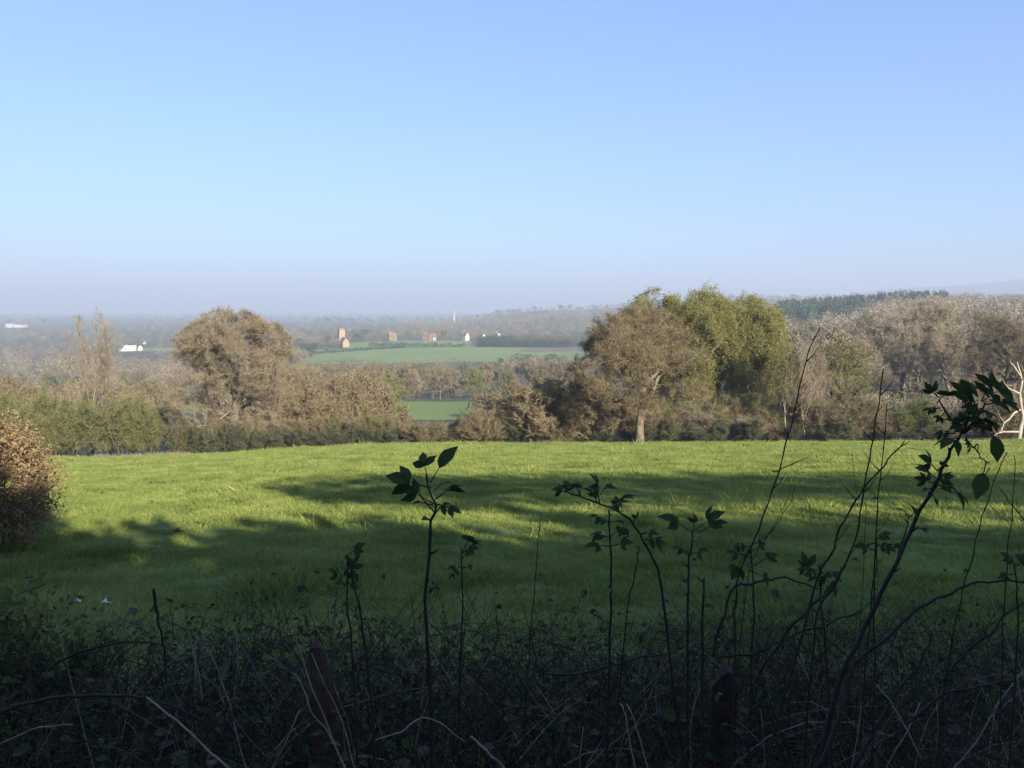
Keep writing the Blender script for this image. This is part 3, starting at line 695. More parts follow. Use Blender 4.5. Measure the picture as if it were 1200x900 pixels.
    BT = [tree_meshes(350 + i, dict(BROAD, trunk=.4, t0=[.08, .2, .15, .1], ang=[50, 44, 48, 45]), 1, 1.0, M['bark_oak'], M['twig_tan'], M['leaf_bud'], 22000, 6000, twl=.07, tww=.0032, lsize=.012, maxlv=3, trunk_lv=1, kmax=6, env=True) for i in range(3)]
    rnd = random.Random(9)
    def bt(px, d, top, wide, label, group):
        loc, ht = stand(px, d, top); s = wide / F * d
        plant('bushy_tree', loc, BT[rnd.randrange(3)], label, 'tree', group, rnd.uniform(0, 6.28), (s, s, ht))
    NAME = {'brown': 'bare_shrub', 'willow': 'willow_bush', 'olive': 'budding_shrub', 'dark': 'shade_bush', 'reed': 'dry_shrub'}
    def sh(kind, px, d, top, wide, label, group=None):
        loc, ht = stand(px, d, top); s = wide / F * d / 1.2
        plant(NAME[kind], loc, SP[kind][rnd.randrange(len(SP[kind]))], label, 'shrub', group, rnd.uniform(0, 6.28), (s, s * .8, ht), ('stems', 'foliage'))
    # left: green willow bushes
    for px, top, wd, lb in [(85, 474, 80, 'pale green willow bush left of the biggest one'), (132, 468, 95, 'biggest rounded green willow bush at the far left field edge'), (172, 478, 62, 'right end green willow bush with pale stalks'),
                            (28, 462, 90, 'yellowish green willow bush above the brown beech hedge'), (-15, 466, 80, 'green willow bush cut by the left edge'), (60, 488, 60, 'low green willow bush just right of the beech hedge')]:
        sh('willow', px, 84 + rnd.uniform(-1, 3), top, wd, lb)
    for px, top, wd in [(55, 466, 60), (75, 462, 50), (152, 462, 26), (176, 470, 20)]:
        sh('reed', px, 92, top, wd, 'dry pale twiggy shrub standing behind the willow bushes', 'dry shrubs behind the willow bushes')
    G = 'tangled shrubs along the far field edge'
    # under the left oak to the thicket
    for px in range(200, 480, 22):
        tp = {0: 488, 1: 480, 2: 492}[rnd.randrange(3)] + (4 if px > 420 else 0) + (14 if px < 250 else 0)
        sh(rnd.choice(['brown', 'brown', 'olive', 'reed']), px + rnd.uniform(-6, 6), 84.5 + rnd.uniform(-.5, 3), tp, rnd.uniform(40, 62), 'brown leafless shrub in the low hedge under the left oak', 'brown shrubs under the left oak')
    for px in range(205, 560, 20):  # dark-leaved clumps added to stand in for the shade at the hedge foot
        sh('dark', px + rnd.uniform(-5, 5), 82.3 + rnd.uniform(-.3, .6), 503 + rnd.uniform(-4, 6), rnd.uniform(32, 46), 'dark low leafy clump added as shade at the foot of the hedge', 'dark shade clumps added along the far field edge')
    for px, top, wd in [(360, 452, 70), (400, 448, 60), (335, 440, 50), (430, 470, 60), (455, 482, 60), (380, 470, 70)]:
        bt(px, 93 + rnd.uniform(-3, 6), top, wd, 'brown bushy small tree right of the left oak', 'brown bushy trees right of the left oak')
    for px, top, wd, kd in [(500, 497, 50, 'brown'), (530, 494, 50, 'olive'), (560, 482, 60, 'brown'), (590, 466, 70, 'brown'), (622, 452, 80, 'brown'), (655, 448, 80, 'olive'), (690, 455, 70, 'brown'), (612, 478, 70, 'olive'), (650, 482, 70, 'brown'), (682, 486, 60, 'olive'), (575, 496, 50, 'brown')]:
        if top < 470: bt(px, 81.6 + rnd.uniform(0, 2), top, wd, 'brown bushy small tree in the thicket left of the middle oak', 'bushy trees left of the middle oak'); continue
        sh(kd, px, 81.4 + rnd.uniform(-.5, 2), top, wd, 'brown thicket shrub between the small green field and middle oak', 'thicket left of the middle oak')
    for px in range(565, 1130, 36):  # more dark clumps added as shade, below the middle trees
        sh('dark', px + rnd.uniform(-8, 8), 81.3 + rnd.uniform(0, 1.5), 500 + rnd.uniform(-8, 6), rnd.uniform(30, 46), 'dark low leafy clump added as shade beneath the middle trees', 'dark shade clumps added under the middle trees')
    for px in range(715, 1200, 19):
        kd = rnd.choice(['brown', 'brown', 'olive', 'olive', 'reed']) if not 1040 < px < 1100 else 'willow'
        sh(kd, px + rnd.uniform(-6, 6), 84 + rnd.uniform(-.8, 5), rnd.uniform(462, 490), rnd.uniform(48, 80), {'willow': 'fresh green bush below the tall tan trees', 'reed': 'pale dry shrub in the undergrowth right of the middle oak'}.get(kd, {'olive':'olive twigged shrub in the undergrowth right of the middle oak'}.get(kd,'brown leafless shrub in the undergrowth right of the middle oak')), 'bushy shrubs in the undergrowth right ' + kd)
    for px in range(775, 930, 18):
        sh('olive', px, 90 + rnd.uniform(-1.5, 2), rnd.uniform(462, 478), rnd.uniform(50, 70), 'olive twigged shrub under the yellow green trees', 'olive shrubs under the yellow green trees')
    for px in range(1205, 1330, 24):
        sh('brown', px, 85 + rnd.uniform(0, 4), 470, 80, 'brown leafless shrub in the undergrowth right of the middle oak', 'bushy shrubs in the undergrowth right brown')
    # strip of dead grass at the foot of the willows
    rng = np.random.default_rng(3); n = 2600
    px = rng.uniform(110, 225, n); d = 81.4 + rng.normal(0, .4, n); x = (px - 600) / F * d * 1.015
    Pn = np.stack([x, d, H(x, d)], 1); D = unit(rng.normal(size=(n, 3)) * .35 + np.array([0, 0, 1]))
    mb = MB(); mb.tris(slivers(rng, Pn, D, rng.uniform(.3, .8, n), np.full(n, .04)))
    tag(mb.build('dead_grass', M['leaf_pale']), 'strip of dead straw coloured grass below the willow bushes', 'grass', kind='stuff')

# ------------------------------------------------------------------ left beech hedge, shade hedge behind
def build_hedges():
    rng = np.random.default_rng(21)
    o = empty('beech_hedge', (-8.6, 8, h(-8.6, 8)), 'brown leaved beech hedge with sunlit top at the left edge', 'hedge')
    n = 5200; y = rng.uniform(2.5, 13.1, n); a = rng.uniform(-.9, 4.0, n); q = rng.uniform(.35, .93, n) ** .8
    endf = np.where(y < 11.8, 1, np.sqrt(np.clip(1 - ((y - 11.8) / 1.6) ** 2, 0, 1)))
    wob = 1 + .09 * np.sin(y * 2.3) + .06 * np.sin(y * 5.1 + a * 3)
    dirs = np.stack([np.cos(a), .35 * (y > 11.3), np.sin(a) + .25], 1) + rng.normal(0, .3, (n, 3)); dirs = unit(dirs)
    B = np.stack([-8.24 + .98 * q * wob * endf * np.cos(a), y, H(-8.24, y) + 1.15 + 1.0 * q * wob * (.3 + .7 * endf) * np.sin(a)], 1) - np.array(o.location)
    mb = MB(); Lg = rng.uniform(.18, .5, n) * np.where(rng.random(n) < .06, 1.6, 1)
    mb.tris(slivers(rng, B, dirs, Lg, np.full(n, .009)), 1)
    j = np.repeat(np.arange(n), 42); t = rng.random((len(j), 1)) ** .8
    Pn = B[j] + dirs[j] * Lg[j][:, None] * t + rng.normal(0, .035, (len(j), 3))
    mb.quads(cards(rng, Pn, .046, .6)); mb.build('foliage', [M['leaf_beech'], M['twig_tan']], o)
    st = MB()
    for i in range(260):
        yy = rng.uniform(2.6, 12.9); xx = -8.24 + rng.normal(0, .3); z0 = h(xx, yy)
        ex, ey = xx + rng.uniform(-.5, .5), yy + rng.uniform(-.4, .1)
        st.tube(np.array([(xx, yy, z0 - .05), ((xx + ex) / 2 + rng.normal(0, .08), (yy + ey) / 2, z0 + .8), (ex, ey, z0 + rng.uniform(1.5, 1.95))]) - np.array(o.location), [.018, .012, .005], 4, cap=False)
    st.build('stems', M['twig_tan'], o)
    # tall hedge and trees across the lane behind the camera: they throw the shade over the foreground
    o = empty('tall_hedge', (20, -10, h(20, -10)), 'tall dense hedge across the lane behind the viewer', 'hedge')
    n = 64000; x = rng.uniform(-26, 66, n); y = -10 + rng.normal(0, .9, n)
    top = 5.25 + .16 * np.sin(x * .45) + .14 * np.sin(x * 1.27 + 1) + .1 * np.sin(x * 3.1)
    zb = H(x, y); z = zb + (top - zb) * rng.random(n) ** .85
    mb = MB(); mb.quads(cards(rng, np.stack([x, y, z], 1) - np.array(o.location), .6, .7)); mb.build('foliage', M['leaf_dark'], o)
    st = MB()
    for i in range(46):
        xx = -26 + i * 2 + rng.normal(0, .3); st.tube(np.array([(xx, -10, h(xx, -10) - .1), (xx + .1, -10, 1), (xx + rng.normal(0, .4), -10, 4.6)]) - np.array(o.location), [.06, .05, .02], 5)
    st.build('stems', M['bark_dark'], o)
    pro = []
    for sd in (1, 2):
        t = MB(); t.tube([(0, 0, -.3), (.1, 0, 5), (0, .1, 9.6)], [.2, .15, .05], 7)
        for q in range(7):
            aa = rng.uniform(0, 6.28); t.tube([(.1, 0, 7.8 + q * .2), (1.2 * math.cos(aa), 1.2 * math.sin(aa), 8.6 + q * .15), (2.4 * math.cos(aa), 2.4 * math.sin(aa), 9.3 + .1 * q)], [.07, .04, .015], 5)
        n = 760; aa = rng.uniform(0, 6.28, n); rr = 2.9 * np.sqrt(rng.random(n))
        c = MB(); c.quads(cards(rng, np.stack([rr * np.cos(aa), rr * np.sin(aa), 9.6 + rng.normal(0, .3, n)], 1), .42, .7))
        pro.append((t.mesh('trunk', M['bark_dark'], True), c.mesh('crown', M['leaf_dark'])))
    for i, x in enumerate([15.5, 19, 23, 27.5, 31, 36, 44]):
        plant('hedge_tree', (x, -10.3, h(x, -10.3)), pro[i % 2], 'flat crowned tree rising above the tall hedge behind the viewer', 'tree', 'trees above the hedge behind the viewer', rng.uniform(0, 6))

# ------------------------------------------------------------------ foreground plants
def leaflet(mb, base, d, nrm, L, W, droop=.25, fold=.25, m=0):
    d = Vector(d).normalized(); nrm = Vector(nrm); nrm = (nrm - d * nrm.dot(d)).normalized(); s = d.cross(nrm)
    ts = [0, .18, .4, .62, .82, 1]; ws = [.06, .62, 1, .88, .5, .02]; V = []
    for i, (t, w) in enumerate(zip(ts, ws)):
        c = Vector(base) + d * (L * t) - nrm * (droop * L * t * t)
        jag = 1 + (.10 if i % 2 else -.06)
        for q in (-1, 0, 1):
            V.append(tuple(c + s * (q * W / 2 * w * jag) + nrm * (abs(q) * fold * W * w * .5)))
    Q = []
    for i in range(5):
        for q in range(2):
            a = i * 3 + q; Q.append((a, a + 1, a + 4, a + 3))
    mb.add(V, Q, m=m)

def compound(parent, base, tip, rnd, n=5, wide=.5, name='leaf', size=1.0):
    base, tip = Vector(base), Vector(tip); d = tip - base; L = d.length; dn = d.normalized()
    nrm = Vector((rnd.gauss(0, .5), -.55 + rnd.gauss(0, .35), .8 + rnd.gauss(0, .3))); nrm = (nrm - dn * nrm.dot(dn)).normalized(); s = dn.cross(nrm)
    mb = MB(); mid = base.lerp(tip, .5)
    mb.tube([tuple(base), tuple(base.lerp(tip, .3)), tuple(base.lerp(tip, .62))], [.0022, .0018, .001], 4, m=1)
    leaflet(mb, base.lerp(tip, .55), dn, nrm, L * .5 * size, L * .27 * size, .2 + rnd.uniform(0, .3), .3)
    k = (n - 1) // 2
    for i in range(k):
        t = .55 - .26 * i
        for q in (-1, 1):
            dd = (dn * .55 + s * q * .85 + nrm * rnd.uniform(-.3, .25)).normalized()
            leaflet(mb, base.lerp(tip, t), dd, nrm + s * q * .3, L * (.44 - .06 * i) * size, L * .23 * size, .25 + rnd.uniform(0, .35), .3)
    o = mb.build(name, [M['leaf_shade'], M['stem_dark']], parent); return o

def px_curve(pts, Y, dy=0.0):
    out = []
    for i, (a, b) in enumerate(pts):
        out.append(tuple(P(a, b, Y + dy * i)))
    return out

def smooth(pts, n=4):
    p = np.array(pts, float)
    if len(p) < 3: return p
    t = np.arange(len(p)); q = np.linspace(0, len(p) - 1, (len(p) - 1) * n + 1)
    out = []
    for x in q:
        i = min(int(x), len(p) - 2); f = x - i
        p0 = p[max(i - 1, 0)]; p1 = p[i]; p2 = p[i + 1]; p3 = p[min(i + 2, len(p) - 1)]
        out.append(.5 * ((2 * p1) + (-p0 + p2) * f + (2 * p0 - 5 * p1 + 4 * p2 - p3) * f * f + (-p0 + 3 * p1 - 3 * p2 + p3) * f ** 3))
    return np.array(out)

def rough(q, seed, a=.0022):            # small kinks of a grown stem
    g = np.random.default_rng(seed); e = g.normal(0, a, q.shape); e[0] = e[-1] = 0
    return q + (e + np.roll(e, 1, 0)) * .7

def buds(mb, q, r, seed, step=2):        # nodes, thorns and short spurs along a stem
    g = np.random.default_rng(seed + 900)
    for i in range(2, len(q) - 1, step):
        d = unit(np.array([g.choice([-1, 1]) * 1.0, g.normal(0, .4), g.uniform(.1, 1)])); L = g.choice([.008, .012, .03], p=[.5, .35, .15])
        mb.tube([q[i], q[i] + d * L * .5, q[i] + d * L + np.array([0, 0, L * .2])], [r * .55, r * .4, r * .1], 4)

def to_ground(pts, Y):
    """carries a stem from its lowest seen point down to the soil"""
    a = Vector(pts[0]); b = Vector(pts[1]); d = (a - b).normalized(); d.z = -abs(d.z) - .8; d.normalize()
    g = h(a.x, a.y) - .03
    k = (a.z - g) / -d.z
    return [tuple(a + d * k), tuple(a + d * k * .5)] + list(pts)

def shoot(name, label, cat, stem, Y, r, leaves=(), branches=(), mt='stem_dark', seed=1, group=None, root=True, dy=0.0, pair=.0):
    rnd = random.Random(seed); pts = px_curve(stem, Y, dy)
    if root: pts = to_ground(pts, Y)
    o = empty(name, pts[0], label, cat, group); L0 = Vector(pts[0])
    q = rough(smooth(pts), seed) - np.array(L0); mb = MB(); buds(mb, q, r, seed)
    mb.tube(q, np.linspace(r, r * .45, len(q)) * (1 + .08 * np.sin(np.arange(len(q)) * 1.9)), 6)
    mb.build('stem', M[mt], o, True)
    for b in branches:
        w = b[0]; bq = smooth(px_curve(b[1], Y)) - np.array(L0); mb = MB(); mb.tube(bq, np.linspace(w, w * .5, len(bq)), 5); mb.build('branch', M[mt], o, True)
    for lf in leaves:
        (ax, ay), (bx, by) = lf[0], lf[1]; n = lf[2] if len(lf) > 2 else 5
        A = P(ax, ay, Y) - L0; B = P(bx, by, Y + rnd.uniform(-.06, .05)) - L0
        compound(o, A, B, rnd, n, size=lf[3] if len(lf) > 3 else 1.0)
    return o

def build_foreground():
    rnd = random.Random(4)
    # --- leafy shoots, bottom point first
    shoot('elder_shoot', 'upright elder shoot with a leafy top against the bright field, left of centre', 'plant',
          [(503, 800), (500, 720), (503, 650), (507, 610), (511, 592)], 2.4, .0082,
          [((505, 572), (459, 558), 3, 1.15), ((502, 565), (494, 531), 3, 1.1), ((504, 566), (523, 534), 1, 1.7), ((510, 585), (537, 566), 3, 1.2), ((510, 590), (540, 599), 5, 1.0), ((508, 590), (472, 570), 3, 1.0), ((508, 592), (482, 586), 3, .9), ((508, 575), (524, 562), 1, 1.2), ((506, 612), (499, 606), 1, 1.2), ((505, 625), (500, 621), 1, 1)],
          [(.0035, [(511, 592), (503, 575), (499, 556)]), (.0028, [(509, 600), (495, 584), (484, 562)]), (.0026, [(510, 602), (520, 590)])], seed=3)
    shoot('bramble_shoot', 'arching bramble spray with many small leaves in the middle foreground', 'plant',
          [(775, 690), (766, 655), (750, 625), (735, 607), (715, 595), (692, 585), (668, 578)], 2.8, .0055,
          [((668, 578), (650, 572), 3, 1.3), ((672, 578), (662, 564), 5, 1.3), ((680, 581), (678, 564), 3, 1.2), ((700, 588), (690, 570), 5, 1.1), ((702, 588), (698, 556), 5, 1.0), ((703, 580), (716, 564), 3, 1.1), ((715, 595), (735, 580), 5, 1.3), ((725, 600), (722, 582), 3, 1.2), ((742, 612), (748, 602), 3, 1.2), ((738, 612), (726, 625), 3, 1.2), ((755, 632), (780, 636), 5, 1.1), ((750, 626), (770, 624), 3, 1)],
          [(.003, [(703, 590), (700, 575), (699, 560)]), (.0025, [(680, 581), (676, 572), (674, 566)])], seed=5)
    shoot('bramble_shoot', 'upright bramble stem with leaf whorls left of the arching spray', 'plant',
          [(714, 790), (716, 730), (717, 690), (716, 650), (714, 612), (714, 598)], 2.75, .0058,
          [((714, 612), (694, 602), 5, 1.1), ((714, 612), (728, 610), 3, 1.2), ((715, 630), (693, 624), 5, 1.2), ((715, 628), (732, 618), 3, 1.1), ((716, 640), (690, 638), 3, 1.2), ((716, 640), (738, 634), 3, 1.1)], seed=7)
    shoot('elder_shoot', 'elder shoot with two broad spread leaves right of the bramble spray', 'plant',
          [(806, 780), (806, 720), (807, 680), (808, 650), (812, 622)], 2.6, .0055,
          [((812, 624), (780, 604), 3, 1.25), ((814, 622), (842, 600), 3, 1.1), ((812, 622), (815, 604), 3, 1.2), ((808, 648), (792, 640), 5, 1.2), ((808, 650), (826, 644), 3, 1.2), ((818, 624), (844, 612), 1, 1.4)], seed=9)
    top = [(1122, 512), (1110, 480), (1098, 466)]
    shoot('elder_shoot', 'tall leaning elder stem with the largest leaf cluster at right', 'plant',
          [(985, 800), (1008, 748), (1032, 695), (1055, 648), (1078, 600), (1098, 560), (1114, 528), (1128, 508)], 2.3, .0085,
          [((1100, 466), (1088, 454), 3, 1.5), ((1098, 472), (1112, 456), 3, 1.2), ((1102, 478), (1083, 480), 5, 1.15), ((1108, 482), (1098, 494), 3, 1.1),
           ((1128, 478), (1130, 446), 5, 1.15), ((1128, 470), (1144, 448), 5, 1.1), ((1150, 470), (1166, 438), 5, 1.15), ((1152, 470), (1184, 448), 5, 1.1), ((1155, 474), (1190, 468), 5, 1.15), ((1148, 478), (1170, 488), 5, 1.1),
           ((1130, 505), (1114, 490), 5, 1.25), ((1128, 505), (1126, 486), 5, 1.3), ((1132, 502), (1152, 490), 5, 1.3), ((1126, 512), (1108, 516), 3, 1.3), ((1132, 512), (1138, 528), 5, 1.1), ((1130, 500), (1142, 474), 5, 1.2), ((1150, 492), (1174, 500), 5, 1.1), ((1160, 494), (1168, 524), 1, 2.0),
           ((1120, 508), (1092, 508), 5, .9), ((1146, 480), (1134, 462), 5, 1.1), ((1160, 484), (1150, 508), 5, 1.0)],
          [(.0042, [(1128, 508), (1112, 488), (1100, 468)]), (.0042, [(1128, 508), (1135, 488), (1130, 470)]), (.0042, [(1128, 508), (1146, 488), (1156, 470)]), (.003, [(1130, 508), (1152, 492), (1164, 500)])], seed=11)
    shoot('elder_twig', 'small leafy side twig low on the leaning elder stem', 'plant',
          [(1088, 582), (1098, 566), (1100, 550)], 2.29, .003,
          [((1099, 552), (1084, 536), 3, 1.3), ((1099, 552), (1108, 540), 3, 1.2), ((1096, 560), (1082, 547), 3, 1.2), ((1095, 566), (1076, 560), 3, 1.2), ((1094, 572), (1082, 574), 1, 1.7), ((1098, 564), (1114, 558), 5, 1.2), ((1098, 568), (1120, 572), 5, 1.1), ((1102, 572), (1137, 583), 3, 1.0), ((1092, 578), (1098, 588), 1, 1.6)], root=False, seed=13)
    shoot('elder_twig', 'limp twig with a curled hanging leaf below the largest leaf cluster', 'plant',
          [(1132, 515), (1142, 524), (1147, 532), (1154, 540), (1158, 545)], 2.28, .0026, [((1156, 540), (1150, 566), 1, 2.0), ((1160, 548), (1148, 568), 1, 1.8)], [(.0022, [(1142, 524), (1146, 520), (1146, 531)])], root=False, seed=14)
    shoot('elder_twig', 'tuft of tiny leaves midway down the leaning elder stem', 'plant',
          [(1052, 655), (1060, 625), (1066, 606)], 2.31, .0026, [((1066, 606), (1056, 596), 3, 1.2), ((1066, 606), (1076, 597), 3, 1.2), ((1064, 612), (1056, 605), 1, 1.6), ((1068, 618), (1090, 620), 3, 1), ((1060, 634), (1050, 640), 1, 1.3)], root=False, seed=15)
    shoot('elder_shoot', 'short leafy shoot between the thin upright canes at right', 'plant',
          [(1020, 720), (1026, 660), (1027, 630)], 2.5, .0035, [((1027, 632), (1042, 624), 5, 1.1), ((1026, 636), (1008, 640), 5, 1.1), ((1027, 638), (1048, 644), 5, 1.1), ((1026, 645), (1004, 638), 3, 1)], seed=16)
    shoot('elder_shoot', 'leafy shoot half out of view at the lower right edge', 'plant',
          [(1190, 760), (1192, 690), (1188, 660)], 2.4, .004, [((1190, 662), (1176, 648), 5, 1.1), ((1190, 664), (1212, 650), 5, 1.1), ((1190, 672), (1172, 676), 3, 1.1)], seed=17)
    for sd, (px, py, Y, lb) in enumerate([(405, 650, 2.5, 'low leafy shoot with reddish leaves left of the upright elder'), (540, 640, 2.7, 'dim leafy shoot in shade right of the upright elder'), (880, 640, 2.7, 'low leafy shoot in shade beside the arching cane'), (960, 660, 2.6, 'broad leaved shoot in shade at the fork of leaning canes')]):
        lv = [((px + rnd.uniform(-3, 3), py + rnd.uniform(0, 40)), (px + rnd.choice([-1, 1]) * rnd.uniform(14, 34), py + rnd.uniform(-22, 44)), rnd.choice([3, 5]), .75) for _ in range(6)]
        shoot('leafy_shoot', lb, 'plant', [(px + rnd.uniform(-12, 12), py + 130), (px + 3, py + 60), (px, py)], Y, .005, lv, seed=40 + sd)
    # --- named bare canes
    canes = [
        ([(861, 760), (861, 715), (867, 670), (885, 630), (906, 575), (924, 510), (935, 465), (946, 415), (961, 382)], 2.2, .0034, 'long thin bowed cane crossing from field to hillside', 'stem_dark'),
        ([(950, 800), (958, 720), (996, 650), (1008, 600), (1017, 545), (1024, 510), (1031, 465), (1036, 433)], 2.35, .0038, 'tall straight thin cane with tip highest right of the bowed cane', 'stem_dark'),
        ([(1024, 800), (1025, 670), (1028, 600), (1035, 540), (1039, 473)], 2.4, .0034, 'shorter vertical cane just right of the tall straight one', 'stem_dark'),
        ([(955, 690), (972, 655), (985, 618), (1008, 578), (1030, 552), (1046, 533), (1060, 517)], 2.3, .0042, 'forked leaning cane crossing the straight pair', 'stem_dark'),
        ([(1110, 790), (1122, 720), (1140, 650), (1152, 605), (1168, 555), (1180, 530)], 2.5, .003, 'thin leaning cane right of the largest leaf cluster', 'stem_dark'),
        ([(1175, 760), (1177, 700), (1183, 630), (1188, 575), (1188, 534)], 2.5, .0028, 'thin upright cane nearest the right edge', 'stem_dark'),
        ([(1225, 660), (1200, 610), (1184, 590), (1172, 574)], 2.5, .003, 'short cane leaning left in from the right edge', 'stem_dark'),
        ([(437, 850), (430, 780), (424, 730), (418, 700), (410, 655)], 2.3, .006, 'dark upright stem left of the upright elder', 'stem_dark'),
        ([(618, 790), (624, 720), (629, 660), (635, 600)], 2.8, .0035, 'thin bare stick standing midway between elder and bramble', 'stem_dark'),
        ([(735, 720), (742, 680), (748, 650), (750, 640)], 2.8, .004, 'short bare stick under the arching bramble spray', 'stem_dark'),
        ([(825, 900), (823, 780), (824, 700), (825, 678)], 2.5, .007, 'thick dark upright stem touching the right post', 'stem_dark'),
        ([(875, 690), (880, 660), (905, 620), (928, 575)], 2.5, .002, 'hair thin twig beside the bowed cane', 'stem_dark'),
        ([(880, 640), (905, 622), (925, 590), (930, 572)], 2.6, .0018, 'second hair thin twig behind the bowed cane', 'stem_dark'),
        ([(905, 552), (925, 545), (945, 537)], 2.2, .0018, 'tiny side twig on the bowed cane', 'stem_dark'),
        ([(1010, 700), (1015, 600), (1003, 575), (999, 530)], 2.6, .0016, 'faint hair thin stalk left of the straight pair', 'stem_dark'),
    ]
    for pts, Y, r, lb, mt in canes:
        q = px_curve(pts, Y); root = pts[0][1] > 680
        if root: q = to_ground(q, Y)
        q = rough(smooth(q, 5), len(lb), .0018); mb = MB(); o0 = Vector(q[0]); mb.tube(q - np.array(o0), np.linspace(r, r * .4, len(q)) * (1 + .1 * np.sin(np.arange(len(q)) * 1.7)), 5); buds(mb, q - np.array(o0), r * .8, len(lb), 3)
        if 'forked' in lb or 'tall straight' in lb or 'bowed cane crossing' in lb:
            for t in (.45, .6, .75, .88):
                a = q[int(t * len(q))] - np.array(o0); s = rnd.choice([-1, 1])
                mb.tube([a, a + np.array([s * .02, 0, .02]), a + np.array([s * .045, .01, .055])], [r * .5, r * .35, r * .15], 4)
        tag(mb.build('bare_cane', M[mt], smooth=True, loc=o0), lb, 'cane')
    arches = [
        ([(985, 790), (1040, 748), (1080, 712), (1120, 692), (1160, 682), (1215, 682)], 2.3, .0058, 'thick bramble arch running to the right edge'),
        ([(890, 790), (930, 730), (975, 690), (990, 662)], 2.35, .006, 'dark leaning bramble stem at the base of the canes'),
        ([(835, 770), (855, 696), (875, 684), (900, 679), (928, 678), (960, 690)], 2.4, .005, 'low bramble arch above the right post'),
        ([(845, 768), (885, 765), (920, 750), (970, 730), (1010, 715)], 2.5, .005, 'bramble cane sloping right from the right post'),
        ([(50, 790), (80, 770), (120, 757), (165, 752), (200, 760)], 3.0, .006, 'upper dark bramble arch in the left corner'),
        ([(-20, 845), (40, 822), (120, 815), (190, 823), (245, 850)], 2.7, .007, 'lower dark bramble arch in the left corner'),
        ([(180, 690), (184, 720), (192, 760), (195, 800)], 3.0, .006, 'short dark upright stem in the left foreground'),
        ([(1000, 900), (1040, 830), (1080, 770), (1090, 740)], 2.4, .006, 'dark stem leaning in the lower right tangle'),
        ([(960, 900), (985, 830), (1000, 780)], 2.2, .008, 'thick dark stem rising from the bottom right of the right post'),
        ([(1060, 850), (1110, 812), (1170, 800), (1220, 795)], 2.5, .005, 'low bramble cane near the bottom right corner'),
        ([(1100, 800), (1150, 750), (1200, 705), (1230, 690)], 2.5, .0045, 'thin bramble cane crossing upward at the right edge'),
        ([(640, 790), (690, 788), (745, 770), (795, 765)], 2.9, .005, 'bramble cane lying across the middle tangle'),
    ]
    for pts, Y, r, lb in arches:
        q = px_curve(pts, Y, .03); q = rough(smooth(q, 6), len(lb), .003); o0 = Vector(q[0]); mb = MB()
        mb.tube(q - np.array(o0), np.linspace(r, r * .5, len(q)), 6)
        for i in range(2, len(q) - 1, 2):
            a = q[i] - np.array(o0); mb.tube([a, a + np.array([rnd.uniform(-.01, .01), 0, rnd.choice([-1, 1]) * .014])], [r * .4, .0003], 4)
        tag(mb.build('bramble_cane', M['stem_dark'], smooth=True, loc=o0), lb, 'cane')
    pale = [
        ([(300, 931), (268, 901), (236, 872), (204, 843), (173, 817)], 1.9, .0042, 'snapped pale hollow stalk in the bottom left'),
        ([(605, 920), (590, 900), (570, 880), (552, 863)], 2.0, .0045, 'pale snapped stalk left of centre at the bottom edge'),
        ([(440, 868), (470, 856), (495, 842), (515, 848), (545, 868)], 2.2, .003, 'kinked white stem near the bottom right of the left post'),
        ([(412, 920), (395, 880), (372, 820), (350, 760), (344, 730)], 2.4, .0042, 'longest pale stalk crossing in front of the left post'),
        ([(410, 915), (385, 858), (368, 838), (352, 800), (345, 790)], 2.35, .0035, 'second pale stalk of the fan by the left post'),
        ([(418, 905), (402, 850), (380, 800), (365, 765)], 2.45, .003, 'thin pale stalk of the fan right of the longest'),
        ([(745, 905), (738, 870), (732, 835), (726, 825)], 2.2, .003, 'straw stalk left of the pair between the posts'),
        ([(762, 905), (748, 860), (740, 835), (735, 825)], 2.2, .003, 'straw stalk right of the pair between the posts'),
        ([(237, 822), (232, 785), (222, 745), (212, 714)], 2.9, .003, 'bleached thin stalk at left of the pale trio'),
        ([(230, 800), (228, 770), (231, 745), (234, 728)], 2.9, .003, 'bleached upright stalk in the middle of the pale trio'),
        ([(272, 835), (258, 795), (243, 755), (233, 738)], 2.85, .003, 'bleached leaning stalk at right of the pale trio'),
        ([(0, 872), (30, 858), (60, 850), (85, 848)], 2.3, .0028, 'pale curved stalk at the bottom left corner'),
        ([(1080, 890), (1060, 850), (1045, 825), (1028, 803)], 2.2, .003, 'pale stalk in the lower right tangle'),
        ([(1200, 830), (1190, 790), (1180, 750), (1165, 710), (1158, 695)], 2.5, .003, 'bleached stalk along the right edge'),
        ([(710, 730), (713, 700), (716, 690)], 2.7, .004, 'short white split stick behind the bramble stem'),
        ([(792, 732), (798, 726), (804, 720)], 2.55, .003, 'tiny white broken stick left of the thick dark stem'),
    ]
    for pts, Y, r, lb in pale:
        q = rough(smooth(px_curve(pts, Y, .02), 5), len(lb), .0016); o0 = Vector(q[0]); mb = MB(); mb.tube(q - np.array(o0), np.linspace(r, r * .75, len(q)) * .72 * (1 + .2 * (np.arange(len(q)) % 4 == 0)), 6)
        tag(mb.build('dry_stalk', M['stem_pale'], smooth=True, loc=o0), lb, 'stalk')
